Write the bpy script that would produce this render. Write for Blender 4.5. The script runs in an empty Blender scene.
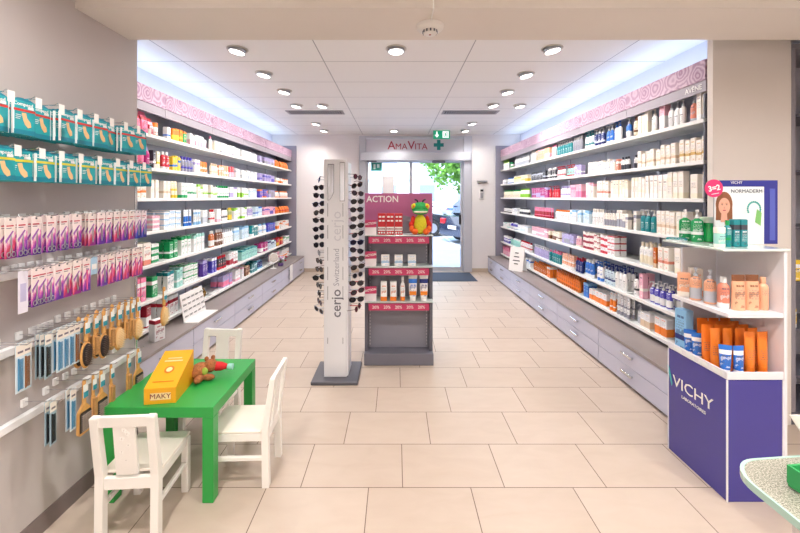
import bpy, bmesh, math, random
from mathutils import Matrix, Vector
random.seed(7)
PI = math.pi
SC = bpy.context.scene
COL = SC.collection
H = 1.5          # camera height; all positions below are metres, x right, y into the shop, z up
F = 380.0

# ------------------------------------------------------------------ materials
def lin(h):
    if isinstance(h, str):
        h = h.lstrip('#'); c = [int(h[i:i+2], 16)/255 for i in (0, 2, 4)]
    else: c = list(h)
    return tuple((x/12.92 if x <= 0.04045 else ((x+0.055)/1.055)**2.4) for x in c) + (1.0,)
MATS = {}
def mat(name, col, rough=0.5, metal=0.0, emit=0.0, alpha=1.0, trans=0.0, coat=0.0, noise=0.0, nscale=8.0, bump=0.0, spec=0.5):
    if name in MATS: return MATS[name]
    m = bpy.data.materials.new(name); m.use_nodes = True
    nt = m.node_tree; b = nt.nodes['Principled BSDF']
    b.inputs['Base Color'].default_value = lin(col)
    b.inputs['Roughness'].default_value = rough
    b.inputs['Metallic'].default_value = metal
    b.inputs['Specular IOR Level'].default_value = spec
    b.inputs['Coat Weight'].default_value = coat
    b.inputs['Transmission Weight'].default_value = trans
    b.inputs['Alpha'].default_value = alpha
    if emit:
        b.inputs['Emission Color'].default_value = lin(col)
        b.inputs['Emission Strength'].default_value = emit
    if noise or bump:
        tc = nt.nodes.new('ShaderNodeTexCoord'); n = nt.nodes.new('ShaderNodeTexNoise')
        n.inputs['Scale'].default_value = nscale; n.inputs['Detail'].default_value = 4
        nt.links.new(tc.outputs['Object'], n.inputs['Vector'])
        if noise:
            r = nt.nodes.new('ShaderNodeValToRGB'); c = lin(col)
            r.color_ramp.elements[0].position = .3; r.color_ramp.elements[1].position = .7
            r.color_ramp.elements[0].color = tuple(x*(1-noise) for x in c[:3])+(1,)
            r.color_ramp.elements[1].color = tuple(min(1, x*(1+noise*.6)) for x in c[:3])+(1,)
            nt.links.new(n.outputs['Fac'], r.inputs['Fac']); nt.links.new(r.outputs['Color'], b.inputs['Base Color'])
        if bump:
            bp = nt.nodes.new('ShaderNodeBump'); bp.inputs['Strength'].default_value = bump
            bp.inputs['Distance'].default_value = .01
            nt.links.new(n.outputs['Fac'], bp.inputs['Height']); nt.links.new(bp.outputs['Normal'], b.inputs['Normal'])
    MATS[name] = m
    return m

def nodes_math(nt):
    def M(op, a, b=None, c=None, clamp=False):
        n = nt.nodes.new('ShaderNodeMath'); n.operation = op; n.use_clamp = clamp
        for i, v in enumerate((a, b, c)):
            if v is None: continue
            if isinstance(v, (int, float)): n.inputs[i].default_value = v
            else: nt.links.new(v, n.inputs[i])
        return n.outputs[0]
    return M
def mixc(nt, fac, a, b):
    n = nt.nodes.new('ShaderNodeMix'); n.data_type = 'RGBA'
    for s, v in ((n.inputs[0], fac), (n.inputs[6], a), (n.inputs[7], b)):
        if isinstance(v, (int, float, tuple)): s.default_value = v
        else: nt.links.new(v, s)
    return n.outputs[2]

CN = dict(cream='#f9f1e7', white='#f8f7f7', ivory='#f7edd6', grey='#9a9aa6', silver='#c4c8d2', black='#23232b', charcoal='#3c3d48',
          red='#cf2338', crimson='#a5162f', pink='#ee7fa4', rose='#f3b6c6', magenta='#b3247a', purple='#5b3c9e', violet='#4f47b8',
          lavender='#b3a8d6', navy='#1d2f78', blue='#2f74d0', sky='#8fc3ea', pale='#d7e8f2', teal='#13848c', mint='#9fd8cf', turquoise='#14a3b0',
          green='#149a57', lime='#8fcb3c', olive='#a9b07a', yellow='#f2ce3a', gold='#d4b06a', orange='#f5842a', amber='#c8691c', brown='#7c4a2c',
          peach='#f4b490', salmon='#e08a72', tan='#e0c6a8')
WORD = dict(sky='light blue', pale='pale blue', tan='tan', mint='mint green', ivory='ivory')
def cname(c): return WORD.get(c, c)

def pack_mat(base, acc, style=0):
    key = 'print_%s_%s_%d' % (base, acc, style)
    if key in MATS: return MATS[key]
    m = bpy.data.materials.new(key); m.use_nodes = True; nt = m.node_tree
    b = nt.nodes['Principled BSDF']; b.inputs['Roughness'].default_value = .38
    M = nodes_math(nt)
    tc = nt.nodes.new('ShaderNodeAttribute'); tc.attribute_name = 'pk'; s = nt.nodes.new('ShaderNodeSeparateXYZ')
    nt.links.new(tc.outputs['Vector'], s.inputs[0]); x, z = s.outputs[0], s.outputs[2]
    def rng(v, a, c): return M('MULTIPLY', M('GREATER_THAN', v, a), M('LESS_THAN', v, c))
    bands = {0: (.0, .22), 1: (.62, .8), 2: (.3, .42), 3: (.82, 1.0), 4: (.08, .5)}[style]
    band = rng(z, *bands)
    # printed lines: rows of broken short strokes
    rows = M('GREATER_THAN', M('FRACT', M('MULTIPLY', z, 17.0)), .45)
    cv = nt.nodes.new('ShaderNodeCombineXYZ')
    nt.links.new(M('MULTIPLY', x, 16.0), cv.inputs[0]); nt.links.new(M('FLOOR', M('MULTIPLY', z, 17.0)), cv.inputs[2])
    nz = nt.nodes.new('ShaderNodeTexNoise'); nz.inputs['Scale'].default_value = 1.0; nz.inputs['Detail'].default_value = 1
    nt.links.new(cv.outputs[0], nz.inputs['Vector'])
    word = M('GREATER_THAN', nz.outputs['Fac'], .5)
    reg = {0: (.42, .66), 1: (.2, .5), 2: (.55, .75), 3: (.3, .62), 4: (.6, .82)}[style]
    small = M('MULTIPLY', M('MULTIPLY', rows, word), M('MULTIPLY', rng(z, *reg), rng(x, .16, .84)))
    # a bolder name line
    t0 = {0: .74, 1: .52, 2: .8, 3: .66, 4: .86}[style]
    cv2 = nt.nodes.new('ShaderNodeCombineXYZ'); nt.links.new(M('MULTIPLY', x, 9.0), cv2.inputs[0])
    n2 = nt.nodes.new('ShaderNodeTexNoise'); n2.inputs['Scale'].default_value = 1.3; nt.links.new(cv2.outputs[0], n2.inputs['Vector'])
    big = M('MULTIPLY', M('MULTIPLY', M('GREATER_THAN', n2.outputs['Fac'], .45), rng(z, t0, t0+.055)), rng(x, .2, .8))
    bc, ac = lin(CN[base]), lin(CN[acc])
    dark = sum(bc[:3]) < .75
    ink = (.85, .85, .85, 1) if dark else (.10, .10, .16, 1)
    cv3 = nt.nodes.new('ShaderNodeCombineXYZ'); nt.links.new(M('MULTIPLY', x, 3.2), cv3.inputs[0]); nt.links.new(M('MULTIPLY', z, 5.5), cv3.inputs[2])
    pass
    n3 = nt.nodes.new('ShaderNodeTexNoise'); n3.inputs['Scale'].default_value = 1.0; n3.inputs['Detail'].default_value = 1.5; nt.links.new(cv3.outputs[0], n3.inputs['Vector'])
    patch = M('MULTIPLY', M('MULTIPLY', M('GREATER_THAN', n3.outputs['Fac'], .56), rng(z, .08, .6)), rng(x, .12, .88))
    c = mixc(nt, M('MULTIPLY', patch, .55), bc, ac)
    c = mixc(nt, band, c, ac)
    c = mixc(nt, M('MULTIPLY', small, .62), c, ink)
    c = mixc(nt, M('MULTIPLY', big, .85), c, ink if (dark or acc in ('white', 'cream', 'silver')) else ac)
    nt.links.new(c, b.inputs['Base Color'])
    MATS[key] = m
    return m

# ------------------------------------------------------------------ mesh builder
class MB:
    def __init__(self): self.v = []; self.f = []; self.mi = []; self.ms = []; self.T = Matrix.Identity(4)
    def m(self, mt):
        if mt not in self.ms: self.ms.append(mt)
        return self.ms.index(mt)
    def add(self, vs, fs, mt):
        o = len(self.v); k = self.m(mt)
        self.v += [tuple(self.T @ Vector(p)) for p in vs]
        flip = self.T.determinant() < 0
        for f in fs:
            q = [o+i for i in f]
            self.f.append(q[::-1] if flip else q); self.mi.append(k)
        return self
    def box(self, x0, x1, y0, y1, z0, z1, mt, b=0):
        if b <= 0:
            vs = [(x, y, z) for z in (z0, z1) for y in (y0, y1) for x in (x0, x1)]
            return self.add(vs, [(0, 2, 3, 1), (4, 5, 7, 6), (0, 1, 5, 4), (2, 6, 7, 3), (0, 4, 6, 2), (1, 3, 7, 5)], mt)
        bm = bmesh.new()
        for sx in (0, 1):
            for sy in (0, 1):
                for sz in (0, 1):
                    x = (x0, x1)[sx]; y = (y0, y1)[sy]; z = (z0, z1)[sz]
                    dx = b*(1-2*sx); dy = b*(1-2*sy); dz = b*(1-2*sz)
                    for p in ((x, y+dy, z+dz), (x+dx, y, z+dz), (x+dx, y+dy, z)): bm.verts.new(p)
        bmesh.ops.convex_hull(bm, input=bm.verts)
        bmesh.ops.dissolve_limit(bm, angle_limit=.02, verts=bm.verts, edges=bm.edges)
        bm.normal_update(); bm.verts.index_update()
        vs = [tuple(v.co) for v in bm.verts]; fs = [tuple(v.index for v in f.verts) for f in bm.faces]
        bm.free()
        return self.add(vs, fs, mt)
    def loft(self, rings, mt, caps=True):
        n = len(rings[0]); vs = [p for r in rings for p in r]; fs = []
        for i in range(len(rings)-1):
            for j in range(n):
                a = i*n+j; c = i*n+(j+1) % n
                fs.append((a, c, c+n, a+n))
        if caps:
            fs.append(tuple(range(n))[::-1]); fs.append(tuple((len(rings)-1)*n+j for j in range(n)))
        return self.add(vs, fs, mt)
    def lathe(self, prof, mt, seg=14, c=(0, 0, 0), sy=1.0):
        rings = [[(c[0]+r*math.cos(2*PI*j/seg), c[1]+sy*r*math.sin(2*PI*j/seg), c[2]+z) for j in range(seg)] for r, z in prof]
        return self.loft(rings, mt)
    def rod(self, p0, p1, r, mt, seg=8, r1=None):
        p0, p1 = Vector(p0), Vector(p1); d = (p1-p0)
        q = d.to_track_quat('Z', 'Y').to_matrix(); r1 = r if r1 is None else r1
        rings = []
        for p, rr in ((p0, r), (p1, r1)):
            rings.append([tuple(p+q @ Vector((rr*math.cos(2*PI*j/seg), rr*math.sin(2*PI*j/seg), 0))) for j in range(seg)])
        return self.loft(rings, mt)
    def path(self, pts, r, mt, seg=6):
        for a, b in zip(pts[:-1], pts[1:]): self.rod(a, b, r, mt, seg)
        return self
    def ell(self, c, r, mt, seg=14, rings=8):
        prof = [(max(1e-4, math.sin(PI*i/rings)), -math.cos(PI*i/rings)) for i in range(rings+1)]
        rr = [[(c[0]+r[0]*a*math.cos(2*PI*j/seg), c[1]+r[1]*a*math.sin(2*PI*j/seg), c[2]+r[2]*b) for j in range(seg)] for a, b in prof]
        return self.loft(rr, mt)
    def prism(self, poly, a, b, mt, axis='y'):
        def P(u, v, w): return {'y': (u, w, v), 'x': (w, u, v), 'z': (u, v, w)}[axis]
        n = len(poly); ar = sum(poly[i][0]*poly[(i+1) % n][1]-poly[(i+1) % n][0]*poly[i][1] for i in range(n))
        if ar < 0: poly = poly[::-1]
        vs = [P(u, v, a) for u, v in poly]+[P(u, v, b) for u, v in poly]
        s = 1 if axis in ('x', 'z') else -1
        if b < a: s = -s
        fs = [tuple(range(n))[::-1], tuple(range(n, 2*n))]+[(i, (i+1) % n, (i+1) % n+n, i+n) for i in range(n)]
        if s < 0: fs = [f[::-1] for f in fs]
        return self.add(vs, fs, mt)
    def text(self, s, size, mt, M, ext=.0006, bold=0.0, sx=1.0):
        cu = bpy.data.curves.new('t', 'FONT'); cu.body = s; cu.size = size; cu.extrude = ext; cu.offset = bold
        cu.align_x = 'CENTER'; cu.align_y = 'CENTER'; cu.resolution_u = 2
        o = bpy.data.objects.new('t', cu); COL.objects.link(o)
        dg = bpy.context.evaluated_depsgraph_get(); me = bpy.data.meshes.new_from_object(o.evaluated_get(dg))
        old = self.T; self.T = old @ M @ Matrix.Diagonal((sx, 1, 1, 1))
        self.add([tuple(v.co) for v in me.vertices], [tuple(p.vertices) for p in me.polygons], mt)
        self.T = old
        bpy.data.objects.remove(o); bpy.data.curves.remove(cu); bpy.data.meshes.remove(me)
        return self
    def mesh(self, name, smooth=35):
        me = bpy.data.meshes.new(name); me.from_pydata(self.v, [], self.f)
        for x in self.ms: me.materials.append(x)
        me.polygons.foreach_set('material_index', self.mi)
        if smooth:
            me.polygons.foreach_set('use_smooth', [True]*len(me.polygons))
            me.update(); me.set_sharp_from_angle(angle=math.radians(smooth))
        me.update()
        lo = [min(p[i] for p in self.v) for i in range(3)]; hi = [max(p[i] for p in self.v) for i in range(3)]
        if any('print_' in x.name for x in self.ms):
            at = me.attributes.new('pk', 'FLOAT_VECTOR', 'POINT')
            at.data.foreach_set('vector', [(p[i]-lo[i])/max(1e-6, hi[i]-lo[i]) for p in self.v for i in range(3)])
        return me
    def build(self, name, parent=None, smooth=35, loc=None, label=None):
        o = bpy.data.objects.new(name, self.mesh(name, smooth)); COL.objects.link(o)
        if parent is not None: o.parent = parent
        if loc is not None: o.location = loc
        if label: o['label'] = label
        return o
FRONT = Matrix.Rotation(PI/2, 4, 'X')            # text lying in xy -> standing, facing -y
def TR(x, y, z): return Matrix.Translation((x, y, z))
def RZ(a): return Matrix.Rotation(a, 4, 'Z')
def RX(a): return Matrix.Rotation(a, 4, 'X')
def RY(a): return Matrix.Rotation(a, 4, 'Y')

def tag(o, label, cat, group=None, kind=None):
    o['label'] = label; o['category'] = cat
    if group: o['group'] = group
    if kind: o['kind'] = kind
    return o
def thing(name, label, cat, loc=(0, 0, 0), rz=0, group=None, rot=None):
    o = bpy.data.objects.new(name, None); COL.objects.link(o); o.empty_display_size = .05
    o.location = loc; o.rotation_euler = rot or (0, 0, rz)
    return tag(o, label, cat, group)
def struct(name, mb, smooth=0):
    o = mb.build(name, smooth=smooth); o['kind'] = 'structure'; return o
def put(parts, loc, rz=0, label='', cat='', group=None, rot=None):
    """parts: [(name, mesh, [subparts])]; the first is the thing itself, the others its children"""
    n0, me0 = parts[0][:2]
    r = bpy.data.objects.new(n0, me0); COL.objects.link(r); r.location = loc; r.rotation_euler = rot or (0, 0, rz)
    tag(r, label, cat, group)
    for p in parts[1:]:
        c = bpy.data.objects.new(p[0], p[1]); COL.objects.link(c); c.parent = r
    return r
def clone(o, parent=None):
    c = o.copy(); COL.objects.link(c)
    if parent is not None: c.parent = parent
    for ch in list(o.children): clone(ch, c)
    return c

# ------------------------------------------------------------------ common materials
white_mt = mat('white_lacquer', '#f1efec', .35)
whitemetal = mat('white_metal', '#eceef0', .35)
chrome = mat('chrome', '#d9dade', .18, metal=1)
steel = mat('brushed_steel', '#b9bbc0', .35, metal=1)
greylam = mat('grey_laminate', '#9a99a3', .45, noise=.05, nscale=3)
darkgrey = mat('dark_grey_metal', '#5d5c68', .45)
backgrey = mat('blue_grey_panel', '#b3b8c8', .5)
blackp = mat('black_plastic', '#17171b', .35)

# ------------------------------------------------------------------ camera, world
cam = bpy.data.cameras.new('camera'); camo = bpy.data.objects.new('camera', cam); COL.objects.link(camo)
camo.location = (0, 0, H); camo.rotation_euler = (PI/2, 0, 0)
cam.sensor_width = 36; cam.lens = F/800*36; cam.shift_x = 4/800; cam.shift_y = -69.5/800; cam.clip_start = .05; cam.clip_end = 300
SC.camera = camo
SC.view_settings.view_transform = 'Standard'; SC.view_settings.look = 'None'; SC.view_settings.gamma = 1
SC.view_settings.exposure = -0.22
SC.cycles.use_denoising = True
SC.cycles.max_bounces = 8; SC.cycles.transparent_max_bounces = 16; SC.cycles.caustics_reflective = False; SC.cycles.caustics_refractive = False
w = bpy.data.worlds.new('sky'); SC.world = w; w.use_nodes = True; nt = w.node_tree
bg = nt.nodes['Background']
tc = nt.nodes.new('ShaderNodeTexCoord'); sp = nt.nodes.new('ShaderNodeSeparateXYZ'); rp = nt.nodes.new('ShaderNodeValToRGB')
nt.links.new(tc.outputs['Generated'], sp.inputs[0]); nt.links.new(sp.outputs[2], rp.inputs['Fac'])
rp.color_ramp.elements[0].color = (.86, .93, 1, 1); rp.color_ramp.elements[1].color = (.38, .6, 1, 1); rp.color_ramp.elements[1].position = .8
nt.links.new(rp.outputs['Color'], bg.inputs['Color']); bg.inputs['Strength'].default_value = 6.0

def light(name, kind, loc, energy, col=(1, 1, 1), rot=(0, 0, 0), parent=None, **kw):
    l = bpy.data.lights.new(name, kind); l.energy = energy; l.color = col
    for k, v in kw.items(): setattr(l, k, v)
    o = bpy.data.objects.new(name, l); COL.objects.link(o); o.location = loc; o.rotation_euler = rot
    if parent is not None: o.parent = parent
    return o

# ------------------------------------------------------------------ setting
XL, SOF, YB, YF, PILY = -1.58, 2.43, 2.25, 1.87, 2.27
CEIL, BACK, WALLX = 2.75, 7.6, 2.48

def floor_mat():
    m = bpy.data.materials.new('floor_tiles'); m.use_nodes = True; nt = m.node_tree; b = nt.nodes['Principled BSDF']; M = nodes_math(nt)
    tc = nt.nodes.new('ShaderNodeTexCoord'); s = nt.nodes.new('ShaderNodeSeparateXYZ'); nt.links.new(tc.outputs['Object'], s.inputs[0])
    x, y = s.outputs[0], s.outputs[1]
    D, L = .3445, .527
    ry = M('DIVIDE', M('SUBTRACT', y, 1.962-10*D), D); row = M('FLOOR', ry); fy = M('FRACT', ry)
    rx = M('SUBTRACT', M('DIVIDE', M('ADD', x, 10*L-.034), L), M('MULTIPLY', M('SUBTRACT', row, 10.0), 1/3.0)); fx = M('FRACT', rx); cx = M('FLOOR', rx)
    def edge(f, wd): return M('LESS_THAN', M('MINIMUM', f, M('SUBTRACT', 1.0, f)), wd)
    g = M('MAXIMUM', edge(fy, .0022/D), edge(fx, .0022/L))
    cv = nt.nodes.new('ShaderNodeCombineXYZ'); nt.links.new(cx, cv.inputs[0]); nt.links.new(row, cv.inputs[1])
    wn = nt.nodes.new('ShaderNodeTexWhiteNoise'); wn.noise_dimensions = '2D'; nt.links.new(cv.outputs[0], wn.inputs['Vector'])
    nz = nt.nodes.new('ShaderNodeTexNoise'); nz.inputs['Scale'].default_value = 5; nz.inputs['Detail'].default_value = 6; nz.inputs['Distortion'].default_value = .6
    mp = nt.nodes.new('ShaderNodeMapping'); mp.inputs['Scale'].default_value = (1, 2.4, 1); nt.links.new(tc.outputs['Object'], mp.inputs[0]); nt.links.new(mp.outputs[0], nz.inputs['Vector'])
    v = M('ADD', M('MULTIPLY', wn.outputs[0], .35), M('MULTIPLY', nz.outputs['Fac'], .65))
    c = mixc(nt, v, lin('#b3a08f'), lin('#c9b9ab'))
    c = mixc(nt, g, c, lin('#6d5b50'))
    nt.links.new(c, b.inputs['Base Color'])
    nt.links.new(M('ADD', M('MULTIPLY', g, .3), .42), b.inputs['Roughness'])
    bp = nt.nodes.new('ShaderNodeBump'); bp.inputs['Strength'].default_value = .25; bp.inputs['Distance'].default_value = .003
    nt.links.new(M('SUBTRACT', M('MULTIPLY', nz.outputs['Fac'], .15), g), bp.inputs['Height']); nt.links.new(bp.outputs['Normal'], b.inputs['Normal'])
    return m
def ceil_mat():
    m = bpy.data.materials.new('ceiling_panels'); m.use_nodes = True; nt = m.node_tree; b = nt.nodes['Principled BSDF']; M = nodes_math(nt)
    tc = nt.nodes.new('ShaderNodeTexCoord'); s = nt.nodes.new('ShaderNodeSeparateXYZ'); nt.links.new(tc.outputs['Object'], s.inputs[0])
    fx = M('FRACT', M('DIVIDE', M('ADD', s.outputs[0], 20*1.30-.636), 1.30)); fy = M('FRACT', M('DIVIDE', M('ADD', s.outputs[1], 20*.627-3.503), .627))
    def edge(f, wd): return M('LESS_THAN', M('MINIMUM', f, M('SUBTRACT', 1.0, f)), wd)
    g = M('MAXIMUM', edge(fx, .004/1.3), edge(fy, .004/.627))
    nt.links.new(mixc(nt, g, lin('#f4f3f3'), lin('#a9a8ae')), b.inputs['Base Color']); b.inputs['Roughness'].default_value = .7
    bp = nt.nodes.new('ShaderNodeBump'); bp.inputs['Strength'].default_value = .4; bp.inputs['Distance'].default_value = .004
    nt.links.new(M('SUBTRACT', 1.0, g), bp.inputs['Height']); nt.links.new(bp.outputs['Normal'], b.inputs['Normal'])
    return m
beige = mat('beige_plaster', '#e4dcd5', .75, noise=.03, nscale=1.5, bump=.02)
wallwhite = mat('white_plaster', '#e6e2e2', .75, noise=.02, nscale=1.5)
slat = mat('grey_display_wall', '#c2bab8', .5, noise=.03, nscale=1.2)
struct('floor', MB().box(-3.2, 3.4, -3.2, BACK+.15, -.1, 0, floor_mat()))
struct('ceiling', MB().box(-2.55, 2.55, YB-.02, BACK+.1, CEIL, CEIL+.08, ceil_mat()))
struct('ceiling', MB().box(-3.2, 3.4, -3.2, YF+.02, 2.78, 2.86, mat('white_ceiling_paint', '#efeeec', .7)))
struct('ceiling', MB().box(2.56, 3.4, YB+.001, 3.0, CEIL, 2.86, mat('white_ceiling_paint', '#efeeec', .7)))
struct('trim_1', MB().box(-3.2, 3.4, YF, YB, SOF, 2.86, beige))            # the beam
# wall left near (display panel wall)
mb = MB(); mb.box(XL-.9, XL, -3.2, 2.32, .09, 2.86, slat); mb.box(XL-.9, XL+.003, -3.2, 2.323, 0, .088, mat('brown_grey_plinth', '#7d706e', .5))
struct('wall_left', mb)
struct('wall_left', MB().box(-2.6, -WALLX, 2.33, BACK, 0, CEIL+.08, mat('pale_wall', '#dcdeea', .7)))
struct('wall_right', MB().box(WALLX, 2.6, 2.62, BACK, 0, CEIL+.08, MATS['pale_wall']))
struct('wall_right', MB().box(2.085, 2.6, 2.50, 2.545, 0, 2.86, beige))      # pillar face beside the shelving
struct('wall_right', MB().box(3.28, 3.38, -3.2, 3.0, 0, 2.86, wallwhite))
struct('wall_right', MB().box(2.6, 3.2, 2.92, 3.0, 0, 2.86, wallwhite))
struct('wall_front', MB().box(-3.2, 3.4, -3.3, -3.2, 0, 2.86, wallwhite))
# back wall with door opening
def bx(x, Y): return (x-396)*Y/F
def bz(y, Y): return H-(y-197)*Y/F
dx0, dx1 = bx(359, BACK), bx(472, BACK); dzt = bz(136, BACK)
mb = MB(); mb.box(-2.6, dx0, BACK, BACK+.3, 0, CEIL+.1, wallwhite); mb.box(dx1, 2.6, BACK, BACK+.3, 0, CEIL+.1, wallwhite)
mb.box(dx0, dx1, BACK, BACK+.3, dzt, CEIL+.1, wallwhite)
struct('wall_back', mb)
for i, (a, b_) in enumerate(((-1.99, dx0), (dx1, 1.86))):
    struct('baseboard_back', MB().box(a, b_, BACK-.012, BACK+.001, 0, .075, mat('beige_baseboard', '#b9a999', .5), b=.003))
# door
alu = mat('silver_door_frame', '#c6c8d0', .4, metal=.35)
def glass_mat(name, tint=(1, 1, 1, 1), refl=.12):
    m = bpy.data.materials.new(name); m.use_nodes = True; nt = m.node_tree
    for n in list(nt.nodes): nt.nodes.remove(n)
    o = nt.nodes.new('ShaderNodeOutputMaterial'); mx = nt.nodes.new('ShaderNodeMixShader'); t = nt.nodes.new('ShaderNodeBsdfTransparent'); g = nt.nodes.new('ShaderNodeBsdfGlossy')
    g.inputs['Roughness'].default_value = .02; t.inputs['Color'].default_value = tint
    fr = nt.nodes.new('ShaderNodeLayerWeight'); fr.inputs['Blend'].default_value = .12
    nt.links.new(fr.outputs[0], mx.inputs[0]); nt.links.new(t.outputs[0], mx.inputs[1]); nt.links.new(g.outputs[0], mx.inputs[2]); nt.links.new(mx.outputs[0], o.inputs[0])
    MATS[name] = m; return m
glass = glass_mat('clear_glass'); tglass = glass_mat('green_tinted_glass', (.86, .95, .92, 1))
D = bpy.data.objects.new('door_1', None); COL.objects.link(D); D['kind'] = 'structure'; D.location = (0, BACK, 0)
zb1, zb0 = bz(152.5, BACK), bz(161, BACK)
mb = MB(); mb.box(dx0+.005, bx(366, BACK), -.03, .12, 0, dzt-.005, alu, b=.006); mb.box(bx(463.5, BACK), dx1-.005, -.03, .12, 0, dzt-.005, alu, b=.006)
mb.box(bx(366, BACK), bx(463.5, BACK), -.02, .1, dzt-.06, dzt-.005, alu, b=.004)
mb.build('door_frame', D)
MB().box(bx(361, BACK), bx(470, BACK), -.1, -.031, zb0, zb1, alu, b=.008).build('operator_housing', D)
mb = MB(); mb.box(bx(366, BACK)+.002, bx(463.5, BACK)-.002, .0, .03, zb1+.005, dzt-.065, mat('pale_grey_sign', '#d3d0d6', .5))
mb.build('sign_panel', D)
mb = MB(); burg = mat('burgundy_lettering', '#a21d3f', .4)
szs = (zb1+dzt-.06)/2
x0t = bx(388, BACK); x1t = bx(431.5, BACK); cxt = (x0t+x1t)/2
mb.text('A', .235, burg, TR(x0t+.07, -.006, szs) @ FRONT, .004, .0012)
mb.text('MA', .17, burg, TR(x0t+.265, -.006, szs-.022) @ FRONT, .004, .0)
mb.text('V', .235, burg, TR(x0t+.465, -.006, szs) @ FRONT, .004, .0012)
mb.text('ITA', .17, burg, TR(x0t+.66, -.006, szs-.022) @ FRONT, .004, .0)
mb.build('lettering', D, label='burgundy shop name lettering')
cxx, czz, a = bx(438.7, BACK), bz(145, BACK), .05
mb = MB(); grn = mat('teal_cross_green', '#107f7d', .35)
mb.box(cxx-.1, cxx+.1, -.012, -.002, czz-.035, czz+.035, grn, b=.003); mb.box(cxx-.035, cxx+.035, -.013, -.001, czz-.1, czz+.1, grn, b=.003)
mb.build('cross_emblem', D, label='green pharmacy cross')
# sliding leaves
def leaf(xa, xb, name, y):
    mb = MB()
    mb.box(xa, xa+.05, y, y+.035, .01, zb0+.02, alu, b=.004); mb.box(xb-.05, xb, y, y+.035, .01, zb0+.02, alu, b=.004)
    mb.box(xa+.05, xb-.05, y, y+.035, .01, .09, alu, b=.004); mb.box(xa+.05, xb-.05, y, y+.035, zb0-.03, zb0+.02, alu, b=.004)
    fr = mb.build('door_leaf', D)
    MB().box(xa+.05, xb-.05, y+.012, y+.018, .09, zb0-.03, glass).build('pane', fr)
    return fr
leaf(bx(366, BACK), bx(412.5, BACK), 'l', .02); leaf(bx(409.5, BACK), bx(463.5, BACK), 'r', .065)
MB().box(bx(459, BACK), bx(461, BACK), -.01, .019, .95, 1.15, blackp, b=.004).build('door_handle', D)
mb = MB(); sx = bx(438, BACK); mb.box(sx-.13, sx+.13, -.15, -.09, zb0-.055, zb0-.004, darkgrey, b=.01); mb.build('door_sensor', D)
mb = MB(); sx = bx(367, BACK)+.1; mb.box(sx-.1, sx+.1, -.13, -.09, zb0-.03, zb0-.004, darkgrey, b=.008); mb.build('door_sensor', D)
# paper and sticker on the glass
yg = BACK+.028
tag(MB().box(bx(382.5, yg), bx(394, yg), yg, yg+.002, bz(214, yg), bz(176, yg), mat('paper_white', '#f7f5f3', .8)).build('poster'), 'white paper sheet stuck on the left door leaf behind the sale stand', 'poster')
mb = MB(); stg = mat('sticker_green', '#2f8f80', .5); xa, xb, za, zb = bx(371, yg), bx(382, yg), bz(171, yg), bz(162.5, yg)
mb.box(xa, xb, yg, yg+.003, za, zb, stg); cm = (xa+xb)/2; zc = (za+zb)/2
mb.box(cm-.06, cm-.02, yg-.001, yg, zc-.05, zc+.05, mat('sticker_pale', '#cfe6df', .5)); mb.box(cm+.01, cm+.06, yg-.001, yg, zc-.02, zc+.05, MATS['sticker_pale'])
tag(mb.build('sticker'), 'small green square sticker at the top left of the glass door', 'sticker')
# doormat
mb = MB(); matm = mat('doormat_fibre', '#4a5464', .95, noise=.3, nscale=60, bump=.4)
mb.box(bx(424, 7.2), bx(478, 7.2)-.1, 6.75, 7.5, 0.0005, .012, matm, b=.004); mb.box(bx(426, 7.2), bx(478, 7.2)-.12, 6.77, 7.48, .011, .0135, mat('doormat_edge', '#39414f', .9))
tag(mb.build('doormat'), 'dark blue grey doormat lying on the floor inside the glass door', 'doormat')
# exit sign hanging from the ceiling
Y = 7.15
ex = thing('exit_sign', 'green illuminated emergency exit sign with arrow and running figure', 'sign', (bx(441.5, Y), Y, CEIL))
zb_, zt_ = bz(139, Y)-CEIL, bz(130.5, Y)-CEIL
gsign = mat('exit_green_lit', '#0f9a72', .4, emit=.5); wsign = mat('exit_white_lit', '#ffffff', .4, emit=1.0)
MB().box(-.155, .155, -.02, .02, zb_, zt_, gsign, b=.004).build('sign_panel', ex)
mb = MB(); zc = (zb_+zt_)/2
mb.box(-.1, -.08, -.0245, -.0205, zc-.01, zc+.055, wsign); mb.prism([(-.13, zc-.005), (-.05, zc-.005), (-.09, zc-.055)], -.0245, -.0205, wsign)
mb.box(.02, .13, -.023, -.0205, zc-.06, zc+.06, wsign); g2 = mat('exit_green_figure', '#0f9a72', .4, emit=.5)
mb.lathe([(.012, 0), (.012, .003)], g2, 10, (0, 0, 0)) if False else None
mb.box(.075, .095, -.026, -.0232, zc+.03, zc+.05, g2); mb.prism([(.06, zc+.025), (.085, zc+.025), (.09, zc-.01), (.065, zc-.01)], -.026, -.0232, g2)
mb.prism([(.065, zc-.01), (.08, zc-.01), (.055, zc-.05), (.035, zc-.05)], -.026, -.0232, g2); mb.prism([(.075, zc-.01), (.09, zc-.01), (.115, zc-.05), (.1, zc-.05)], -.026, -.0232, g2)
mb.prism([(.04, zc+.005), (.06, zc+.025), (.062, zc+.012), (.045, zc-.005)], -.026, -.0232, g2); mb.prism([(.085, zc+.022), (.115, zc+.005), (.113, zc-.003), (.088, zc+.008)], -.026, -.0232, g2)
mb.build('pictogram', ex)
mb = MB(); mb.rod((-.08, 0, zt_), (-.08, 0, -.001), .003, steel); mb.rod((.08, 0, zt_), (.08, 0, -.001), .003, steel); mb.build('hanger', ex)
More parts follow.
